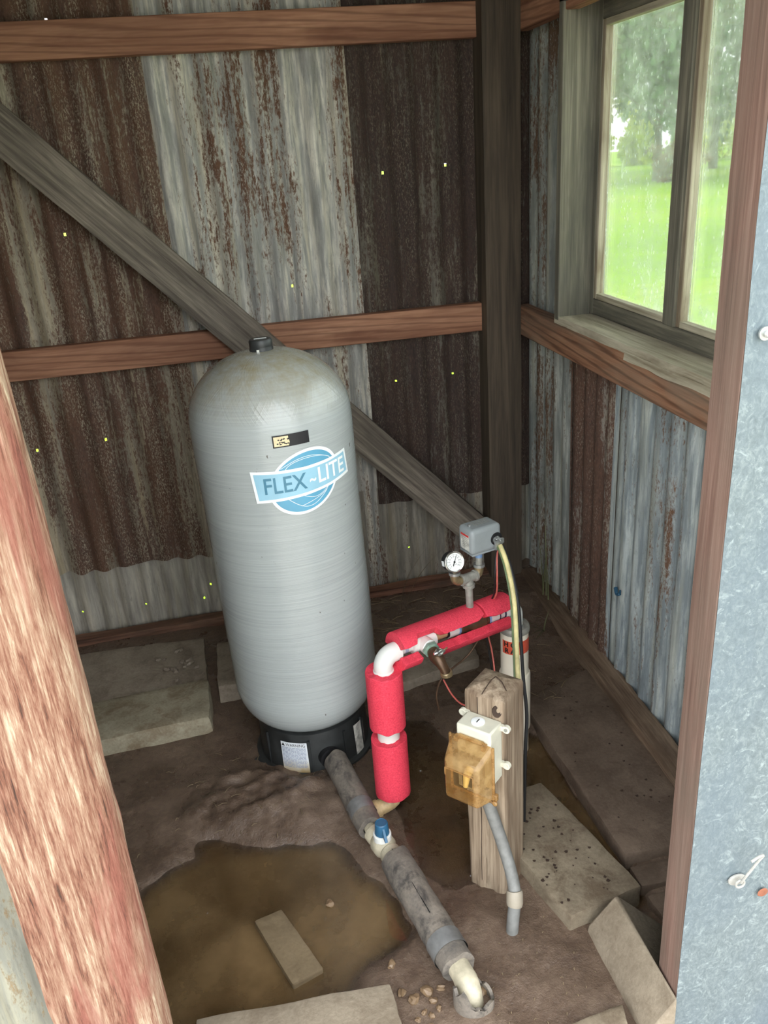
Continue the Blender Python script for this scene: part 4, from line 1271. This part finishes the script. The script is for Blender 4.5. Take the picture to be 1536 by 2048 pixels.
# ------------------------------------------------------------------ grey insulated pipe from the tank
def lerp3(a, b, f): return Vector(a).lerp(Vector(b), f)
A0 = Vector((.119, 1.845, .062)); A1 = Vector((.176, 1.552, .048)); A2 = Vector((.213, 1.450, .046)); A3 = Vector((.281, 1.135, .046))
sg = empty('drain_pipe', (A1.x, A1.y, .01), 0, 'white plastic pipe and elbow inside dirty grey foam', 'pipe')
part('tank_stub', MB().tube([A0+(A0-A1).normalized()*.02, A0, lerp3(A0, A1, .1)], [.019, .019, .019], 24), M['pvc_dirty'], sg)
part('blue_collar', MB().tube([A0+(A0-A1).normalized()*.008, A0+(A0-A1).normalized()*.022], .021, 24), M['navy'], sg)
part('pipe_length', MB().tube([lerp3(A0, A1, .1), A1, A2, A3], .0165, 20), M['pvc_dirty'], sg)
dn = (A3-A2).normalized()
dn2 = Vector((dn.x*1.0-.10, dn.y, 0)).normalized()
ep = [A3-dn*.02, A3+dn*.012]+[A3+dn*.012+dn2*(.045*sin(a))+Vector((0, 0, .010*sin(2*a)-.075*(1-cos(a)))) for a in (.25, .5, .75, 1.0, 1.25, 1.5)]
part('elbow', MB().tube(ep, [.0235]*2+[.0245]*3+[.0245]*3, 28), M['pvc_dirty'], sg)
def foam(p0, p1, ro, label, seed, nseg=26, notch=None):
    pts = [lerp3(p0, p1, i/nseg) for i in range(nseg+1)]
    mb = MB().pipe(pts, ro, .02, 32)
    ax_ = (Vector(p1)-Vector(p0)).normalized()
    out = []
    for p in mb.v:
        p = Vector(p)
        s_ = (p-Vector(p0)).dot(ax_); c_ = Vector(p0)+ax_*s_
        d = p-c_
        k = 1+.06*noise.noise(Vector((s_*9, seed, 0)))+.05*noise.noise(p*30+Vector((seed, 0, 0)))
        e = ax_*(.008*noise.noise(p*35+Vector((0, seed, 0)))) if s_ < .004 or s_ > (Vector(p1)-Vector(p0)).length-.004 else Vector((0, 0, 0))
        out.append(tuple(c_+d*k+e))
    mb.v = out
    return mb
f1 = empty('foam_sleeve', lerp3(A0, A1, .5), 0, 'dirty grey foam sleeve between the tank and the blue valve', 'pipe insulation')
part('sleeve_tube', foam(lerp3(A0, A1, .08), lerp3(A0, A1, .97), .0335, '', 2), M['greyfoam'], f1)
part('duct_tape', MB().tube([lerp3(A0, A1, .70)+Vector((0, 0, .001)), lerp3(A0, A1, .83)+Vector((0, 0, .001))], .0345, 32, False), M['tape'], f1)
f2 = empty('foam_sleeve', lerp3(A2, A3, .5), 0, 'long dirty grey foam sleeve between the blue valve and the white elbow', 'pipe insulation')
part('sleeve_tube', foam(lerp3(A2, A3, .0), lerp3(A2, A3, .98), .0375, '', 5, 40), M['greyfoam'], f2)
part('duct_tape', MB().tube([lerp3(A2, A3, .76)+Vector((0, 0, .001)), lerp3(A2, A3, .88)+Vector((0, 0, .001))], .0395, 32, False), M['tape'], f2)
sn = (A3-A2).normalized()
part('seam', MB().tube([lerp3(A2, A3, f)+Vector((-.006, 0, .0362+.0015*noise.noise(Vector((f*6, 0, 0))))) for f in [i/20*.62 for i in range(21)]], .0011, 5), M['black2'], f2)
# broken foam cuff round the elbow foot
ef = ep[-1]
cu = MB()
for i in range(9):
    z = -.02+.075*i/8
    for k in range(25):
        a = rad(-200+ (300)*k/24)
        for r in (.034, .041):
            top = (-.022+.034*(.5-.5*cos(a))+.03*noise.noise(Vector((cos(a)*2.2, sin(a)*2.2, 5)))) if i == 8 else (i/8)*(-.022+.034*(.5-.5*cos(a)))*.9
            cu.v.append((ef.x+.004+r*cos(a), ef.y+.004+r*sin(a)*.9, z+top))
for i in range(8):
    for k in range(24):
        a_ = (i*25+k)*2; b_ = a_+2; c_ = ((i+1)*25+k)*2; d_ = c_+2
        cu.f += [(a_+1, b_+1, d_+1, c_+1), (b_, a_, c_, d_)]
for k in range(24):
    c_ = (8*25+k)*2; d_ = c_+2
    cu.f.append((c_, c_+1, d_+1, d_))
for i in range(8):
    a_ = (i*25)*2; c_ = ((i+1)*25)*2
    cu.f.append((a_, a_+1, c_+1, c_))
    a_ = (i*25+24)*2; c_ = ((i+1)*25+24)*2
    cu.f.append((a_+1, a_, c_, c_+1))
thing('foam_cuff', cu, M['greyfoam'], 'torn grey foam cuff round the foot of the white elbow', 'pipe insulation')
# ball valve
BV = lerp3(A1, A2, .48)
bv = empty('ball_valve', BV, 0, 'white ball valve with a blue handle on the grey pipe', 'valve')
ad = (A2-A1).normalized()
part('valve_body', MB().tube([BV-ad*.05, BV-ad*.046, BV-ad*.03, BV-ad*.024, BV-ad*.012, BV+ad*.012, BV+ad*.024, BV+ad*.03, BV+ad*.046, BV+ad*.05], [.021, .025, .025, .021, .029, .029, .021, .026, .026, .021], 28), M['pvc_dirty'], bv)
part('bonnet', MB().lathe([(.022, .0), (.022, .036), (.019, .038)], 24, Matrix.Translation(BV)), M['pvc'], bv)
hdl = part('handle', MB().lathe([(.018, .037), (.0175, .044), (.0155, .068), (.0135, .070), (.013, .068)], 24, Matrix.Translation(BV)), M['bluehandle'], bv)
hdv = Vector((.12, -.99, 0)).normalized(); hdp = Vector((-hdv.y, hdv.x, 0))
for s_ in (-1, 1):
    lv = MB()
    p_ = [BV+hdv*s_*.012+Vector((0, 0, .066)), BV+hdv*s_*.020+Vector((0, 0, .058)), BV+hdv*s_*.036+Vector((0, 0, .038)), BV+hdv*s_*.030+Vector((0, 0, .036)), BV+hdv*s_*.012+Vector((0, 0, .04))]
    vs = [p+hdp*.0035 for p in p_]+[p-hdp*.0035 for p in p_]
    lv.add(vs, [(0, 1, 2, 3, 4), (9, 8, 7, 6, 5)]+[(i, (i+1) % 5+0, (i+1) % 5+5, i+5) for i in range(5)])
    part('handle_wing', lv, M['bluehandle'], hdl, bevel=.001)

# ------------------------------------------------------------------ slabs, bricks, blocks
def slab(name, top, z1, z0, mat, label, cat='slab', seed=0, bevel=.007, amp=.003, ztop=None):
    """top: 4 ground-plan corners in order; optional ztop gives each corner its own height"""
    zt = ztop or [z1]*4
    bm = bmesh.new()
    vb = [bm.verts.new((x, y, z0)) for x, y in top]
    vt_ = [bm.verts.new((x, y, zt[i])) for i, (x, y) in enumerate(top)]
    bm.faces.new(vb[::-1]); bm.faces.new(vt_)
    for i in range(4):
        j = (i+1) % 4
        bm.faces.new((vb[i], vb[j], vt_[j], vt_[i]))
    bmesh.ops.recalc_face_normals(bm, faces=bm.faces)
    bmesh.ops.bevel(bm, geom=bm.edges[:], offset=bevel, segments=2, affect='EDGES', profile=.6)
    bmesh.ops.subdivide_edges(bm, edges=[e for e in bm.edges if e.calc_length() > .03], cuts=9, use_grid_fill=True)
    for v in bm.verts:
        d = noise.noise_vector(v.co*22+Vector((seed*5, 0, 0)))*amp+noise.noise_vector(v.co*70+Vector((seed, 0, 0)))*amp*.4
        v.co += d
    bm.verts.index_update()
    mb = MB(); mb.v = [tuple(v.co) for v in bm.verts]; mb.f = [tuple(v.index for v in f.verts) for f in bm.faces]
    bm.free()
    return thing(name, mb, mat, label, cat, ang=50)
slab('concrete_slab', [(-.66, 2.30), (-.225, 2.33), (-.235, 2.60), (-.66, 2.62)], .058, -.03, M['conc2'], 'dusty grey concrete slab strewn with gravel by the back wall', seed=1, amp=.006)
slab('concrete_block', [(-.62, 2.075), (-.212, 2.105), (-.215, 2.315), (-.64, 2.285)], .075, -.03, M['block'], 'pale rounded concrete block left of the tank', 'block', seed=2, bevel=.02)
slab('concrete_block', [(-.19, 2.25), (-.10, 2.25), (-.10, 2.52), (-.19, 2.52)], .075, -.03, M['conc2'], 'narrow concrete block tucked behind the tank', 'block', seed=3)
slab('concrete_slab', [(.33, 2.13), (.66, 2.20), (.66, 2.36), (.33, 2.33)], .05, -.03, M['conc2'], 'dusty concrete slab behind the pink upright pipe', seed=4, bevel=.015, amp=.005)
slab('concrete_slab', [(.541, 1.189), (.724, 1.225), (.632, 1.594), (.440, 1.56)], .06, -.04, M['conc'], 'tan concrete slab right of the wooden post, spotted with mud', seed=5)
slab('concrete_slab', [(.735, 1.325), (.965, 1.32), (.965, 2.05), (.71, 1.95)], .045, -.04, M['conc_mud'], 'long mud-covered slab along the right wall', seed=6, amp=.004)
slab('concrete_block', [(.735, 1.245), (.93, 1.25), (.93, 1.31), (.735, 1.305)], .030, -.04, M['conc_mud'], 'small mud-covered block at the near end of the long slab', 'block', seed=7)
slab('concrete_slab', [(.745, 1.05), (.95, 1.05), (.95, 1.235), (.738, 1.225)], .025, -.04, M['conc_mud'], 'mud-covered slab behind the tilted block by the door jamb', seed=8)
slab('threshold_slab', [(-.25, .93), (.148, .93), (.136, 1.137), (-.248, 1.158)], .055, -.05, M['conc3'], 'pale concrete threshold slab in the doorway', seed=9, bevel=.005)
slab('concrete_slab', [(.40, .94), (.555, .94), (.567, 1.0), (.45, .985)], .035, -.05, M['conc'], 'small concrete slab corner beneath the tilted block', seed=10)
# brick
bk = MB()
slab('brick', [(-.128, 1.390), (-.058, 1.212), (.009, 1.236), (-.065, 1.407)], .016, -.03, M['brick'], 'single tan brick lying in the puddle', 'brick', seed=11, bevel=.004, amp=.0015)
# tilted block by the door jamb
tb = MB().hexa([(.575, 1.19, -.02), (.588, .93, -.02), (.74, .93, -.02), (.74, 1.15, -.02), (.578, 1.185, .055), (.592, .93, .055), (.655, .93, .125), (.63, 1.175, .125)])
tb = MB()
Pp = [(.574, 1.19, -.02), (.582, .93, -.02), (.640, .93, -.02), (.775, 1.12, -.02), (.580, 1.185, .03), (.586, .93, .03), (.641, .93, .108), (.634, 1.175, .115), (.642, .935, .03), (.745, 1.115, .035)]
tb.v = Pp
tb.f = [(3, 2, 1, 0), (4, 5, 6, 7), (7, 6, 8, 9), (0, 1, 5, 4), (9, 8, 2, 3), (0, 4, 7, 9, 3), (1, 2, 8, 6, 5)]
thing('concrete_block', tb, M['conc3'], 'pale tilted concrete block leaning by the door jamb', 'block', bevel=.006)

# ------------------------------------------------------------------ hook, bits on the walls
M['hookwire'] = plain('hook_white_paint', srgb(158, 156, 150), .5, var=.2, scale=80)
hk = empty('hook_latch', (.735, .938, .36), 0, 'white wire hook latch on the galvanised sheet', 'latch')
part('eye_plate', MB().lathe([(.012, 0), (.012, .003), (.005, .004)], 18, at((.737, .943, .372), (0, -1, 0)) @ Matrix.Scale(1.4, 4, (1, 0, 0))), M['hookwire'], hk, bevel=.0005)
part('eye', MB().tube([(.737+.008*cos(a), .932, .372+.008*sin(a)) for a in [2*pi*i/14 for i in range(15)]], .0022, 8), M['hookwire'], hk)
part('hook_wire', MB().tube(spline([(.737, .930, .376), (.744, .925, .40), (.756, .920, .43), (.763, .918, .444), (.752, .915, .447), (.738, .913, .442)]), .0024, 8), M['hookwire'], hk)
rs = MB().lathe([(.010, 0), (.009, .0008), (.003, .001)], 12, at((.793, .941, .325), (0, -1, 0)))
part('rust_spot', rs.jitter(.003, 80), plain('rust_stain', srgb(130, 78, 56), .8, var=.3), wf)
bt = MB().tube(spline([(1.012, 1.98, .362), (1.008, 1.962, .352), (1.010, 1.95, .358), (1.009, 1.945, .372)]), [.006]*9+[.005]*8+[.003]*8, 8)
thing('blue_tape_scrap', bt, plain('dark_blue_scrap', srgb(44, 84, 110), .5), 'small dark blue scrap stuck to the right wall sheet', 'scrap')

# ------------------------------------------------------------------ pebbles, weeds, debris
def pebble_mesh(seed):
    bm = bmesh.new()
    bmesh.ops.create_icosphere(bm, subdivisions=2, radius=1)
    for v in bm.verts:
        v.co *= 1+.5*noise.noise(v.co*1.3+Vector((seed*9, 0, 0)))+.25*noise.noise(v.co*2.7+Vector((seed*5, 0, 0)))
        v.co.z *= .6
    me = bpy.data.meshes.new('pebble')
    bm.to_mesh(me); bm.free()
    me.shade_smooth(); me.set_sharp_from_angle(angle=rad(22))
    return me
pms = [pebble_mesh(i) for i in range(4)]
pms2 = [m.copy() for m in pms]
for m in pms: m.materials.append(M['pebble'])
for m in pms2: m.materials.append(M['stone'])
def pebble(x, y, r, k, label, group, stone=False, z=None):
    o = bpy.data.objects.new('pebble', (pms2 if stone else pms)[k % 4])
    o.location = (x, y, (max(height(x, y), 0) if z is None else z)+r*.35)
    o.scale = (r, r*RND.uniform(.7, 1), r)
    o.rotation_euler = (0, 0, RND.uniform(0, 6))
    COL.objects.link(o)
    tag(o, label, 'pebble', group)
for i, (x, y, r) in enumerate([(.158, 1.137, .010), (.178, 1.118, .012), (.208, 1.128, .013), (.214, 1.105, .009), (.236, 1.128, .009), (.192, 1.088, .007), (.205, 1.078, .007), (.222, 1.088, .007), (.176, 1.075, .006), (.200, 1.052, .010), (.170, 1.055, .006)]):
    pebble(x, y, r, i, 'tan pebble in the cluster between the threshold slab and foam cuff', 'pebbles beside the threshold slab')
pebble(.045, 1.405, .010, 1, 'lone amber pebble at the edge of the puddle', None)
pebble(.150, 1.205, .010, 2, 'lone tan pebble between the threshold slab and the long foam sleeve', None)
pebble(.315, 1.10, .011, 3, 'small brown pebble right of the white elbow', None)
pebble(-.285, 2.44, .018, 0, 'pale rounded pebble on the dusty slab left of the tank', None, True, .058)
for i in range(14):
    pebble(RND.uniform(-.40, -.24), RND.uniform(2.34, 2.56), RND.uniform(.005, .011), i, 'bit of grey gravel on the dusty slab by the back wall', 'gravel on the dusty slab', True, .058)

def blade_mb(p, h, lean, wd, bend=.5, n_=8):
    p = Vector(p); l = Vector(lean)
    pts = []
    for i in range(n_+1):
        f = i/n_
        pts.append(p+Vector((0, 0, h*f*(1-.25*bend*f)))+l*(f*f*bend+f*.2))
    side = Vector((l.y, -l.x, 0)); side = side.normalized() if side.length > 1e-6 else Vector((1, 0, 0))
    mb = MB()
    for i, q_ in enumerate(pts):
        w_ = wd*(1-(i/n_)**2*.9)
        mb.v += [tuple(q_-side*w_), tuple(q_+side*w_+Vector((0, 0, .0004)))]
    for i in range(n_): mb.f.append((2*i, 2*i+2, 2*i+3, 2*i+1))
    return mb
def weed(loc, specs, label, mat):
    e = empty('weed', loc, 0, label, 'weed')
    for (dx, dy, h, lx, ly, wd) in specs:
        part('grass_blade', blade_mb((loc[0]+dx, loc[1]+dy, loc[2]), h, (lx, ly, 0), wd), mat, e)
weed((.985, 2.45, .07), [(0, 0, .42, -.05, .02, .003), (.004, .01, .34, .02, .08, .003), (-.005, .02, .28, .0, -.08, .0025), (.0, -.02, .20, -.03, -.05, .0025), (0, .03, .33, -.02, .06, .002)], 'tall thin grass growing up the right wall by the corner', M['blade'])
weed((.905, 2.27, .06), [(0, 0, .06, -.12, -.06, .004), (0, 0, .05, -.10, -.10, .004), (0, .01, .07, -.14, -.02, .003), (0, 0, .04, -.09, -.13, .003), (0, 0, .09, .04, .02, .003)], 'low clump of grass blades on the sill behind the well casing', M['blade'])
weed((.47, 2.56, .06), [(0, 0, .30, .18, -.02, .0025), (0, 0, .22, .10, .0, .0025), (.02, 0, .26, .24, .02, .002), (-.03, 0, .16, .10, -.05, .002), (.05, -.02, .18, .20, -.04, .002)], 'dry arching grass stems by the back sill', M['straw'])
st_ = MB()
r3 = random.Random(11)
def scatter(mb, n_, xr, yr, ln_, wd, zf):
    for i in range(n_):
        x = r3.uniform(*xr); y = r3.uniform(*yr); a = r3.uniform(0, pi); l = r3.uniform(*ln_)
        z = zf(x, y)
        c, s_ = cos(a)*l/2, sin(a)*l/2
        mb.tube([(x-c, y-s_, z+.001), (x, y, z+.003+r3.uniform(0, .003)), (x+c, y+s_, z+.0015)], wd*r3.uniform(.6, 1.2), 4)
scatter(st_, 90, (.30, .85), (2.38, 2.66), (.02, .09), .0014, height)
scatter(st_, 40, (.60, .95), (1.9, 2.4), (.01, .05), .0012, lambda x, y: max(height(x, y), .045 if x > .71 and y < 2.0 else 0))
scatter(st_, 45, (-.5, .12), (1.6, 2.0), (.008, .03), .001, height)
scatter(st_, 50, (.28, .56), (1.0, 1.3), (.003, .006), .0009, lambda x, y: max(0, height(x, y)))
thing('straw_litter', st_, M['straw'], 'scattered straw and twig litter on the dirt floor', 'litter', kind='stuff')
lf = MB()
for i in range(90):
    if i < 55: x = r3.uniform(.50, .66); y = r3.uniform(1.22, 1.56); z = .0615
    else: x = r3.uniform(.75, .95); y = r3.uniform(1.35, 1.95); z = .0475
    if i < 55:
        # stay on the slab
        f = (y-1.19)/.37
        x = max(.545-.095*f, min(.715-.09*f, x))
    r = r3.uniform(.002, .006); a = r3.uniform(0, 6)
    vs = [(x+r*cos(a+2*pi*k/6)*(1 if k % 2 else .6), y+r*sin(a+2*pi*k/6)*.8, z+.0012*(k % 2)) for k in range(6)]
    lf.add(vs, [(0, 1, 2, 3, 4, 5)])
thing('leaf_litter', lf, M['deadleaf'], 'dark leaf crumbs scattered on the slabs', 'litter', kind='stuff')

# ------------------------------------------------------------------ outdoors, seen through the window
def leaf_cloud(n_, rx, ry, rz, size, seed, cz):
    r = random.Random(seed)
    mb = MB()
    cl = [(r.uniform(-.6, .6)*rx, r.uniform(-.6, .6)*ry, cz+r.uniform(-.75, .75)*rz, r.uniform(.3, .55)) for _ in range(22)]
    for i in range(n_):
        c = r.choice(cl)
        v = Vector((r.gauss(0, 1), r.gauss(0, 1), r.gauss(0, 1))).normalized()*r.uniform(.5, 1)
        p = Vector((c[0]+v.x*rx*c[3], c[1]+v.y*ry*c[3], c[2]+v.z*rz*c[3]))
        e = Euler((r.uniform(0, 6), r.uniform(0, 6), r.uniform(0, 6))).to_matrix()
        s_ = size*r.uniform(.6, 1.3)
        mb.add([p+e @ Vector(q_)*s_ for q_ in ((-.5, 0, 0), (0, -.28, 0), (.5, 0, 0), (0, .28, 0))], [(0, 1, 2, 3)])
    return mb
crown_me = [leaf_cloud(5200, 3.4, 3.4, 4.2, .42, 5, 6.6).mesh('crown', False), leaf_cloud(5200, 3.8, 3.6, 3.8, .42, 6, 6.0).mesh('crown', False)]
for m in crown_me: m.materials.append(M['leaf'])
trunk_me = []
for s_ in (1, 2):
    mb = MB().tube([(0, 0, -.2), (.05, 0, 1.2), (-.05*s_, .05, 2.6), (.1, 0, 4.5), (.0, .1, 7)], [.26, .2, .18, .15, .06], 10)
    for k in range(5):
        a = k*1.3+s_
        mb.tube([(0, 0, 2.4+.4*k), (.9*cos(a), .9*sin(a), 3.4+.5*k), (2.2*cos(a), 2.2*sin(a), 4.4+.5*k)], [.1, .07, .03], 7)
    me = mb.mesh('trunk'); me.materials.append(M['bark']); trunk_me.append(me)
tl_ = ['tree with a dense grey-green crown at the left of the left window pane', 'grey-green tree in the middle of the left window pane', 'grey-green tree behind the window mullion', 'grey-green tree in the right window pane', 'grey-green tree hidden mostly by the door jamb', 'taller grey-green tree behind the others at left', 'taller grey-green tree behind the others at right']
for i, (d, az, k, s_) in enumerate([(40, 21.5, 0, .9), (40, 28.3, 1, .82), (50, 31.5, 0, 1.0), (40, 36.3, 1, .82), (40, 43.5, 0, .9), (51, 24.6, 1, 1.1), (51, 38.5, 0, 1.05)]):
    a = rad(az)
    e = empty('tree', (d*sin(a), d*cos(a), -.15), i*1.1, tl_[i], 'tree', 'trees across the lawn')
    e.scale = (s_,)*3
    for nm, me in (('crown', crown_me[k]), ('trunk', trunk_me[k])):
        c = bpy.data.objects.new(nm, me); COL.objects.link(c); c.parent = e
bush_me = leaf_cloud(3500, 2.9, 1.4, 2.2, .35, 9, 2.0).mesh('foliage', False); bush_me.materials.append(M['leafy'])
bush_r = leaf_cloud(1200, 1.3, 1.0, .8, .2, 10, .7).mesh('foliage', False); bush_r.materials.append(M['leafr'])
for i, (d, az, me, lb_) in enumerate([(64, 23.5, bush_me, 'bright yellow-green bush far left in the left pane'), (66, 27, bush_me, 'bright yellow-green bush in the middle of the left pane'), (64, 30.5, bush_me, 'bright yellow-green bush left of the mullion'), (66, 34, bush_me, 'bright yellow-green bush in the right pane'), (64, 37.5, bush_me, 'bright yellow-green bush close to the door jamb'), (38, 29.5, bush_r, 'low russet bush at the edge of the lawn')]):
    a = rad(az)
    o = bpy.data.objects.new('bush', me); COL.objects.link(o)
    o.location = (d*sin(a), d*cos(a), -.15); o.rotation_euler.z = i
    tag(o, lb_, 'bush')
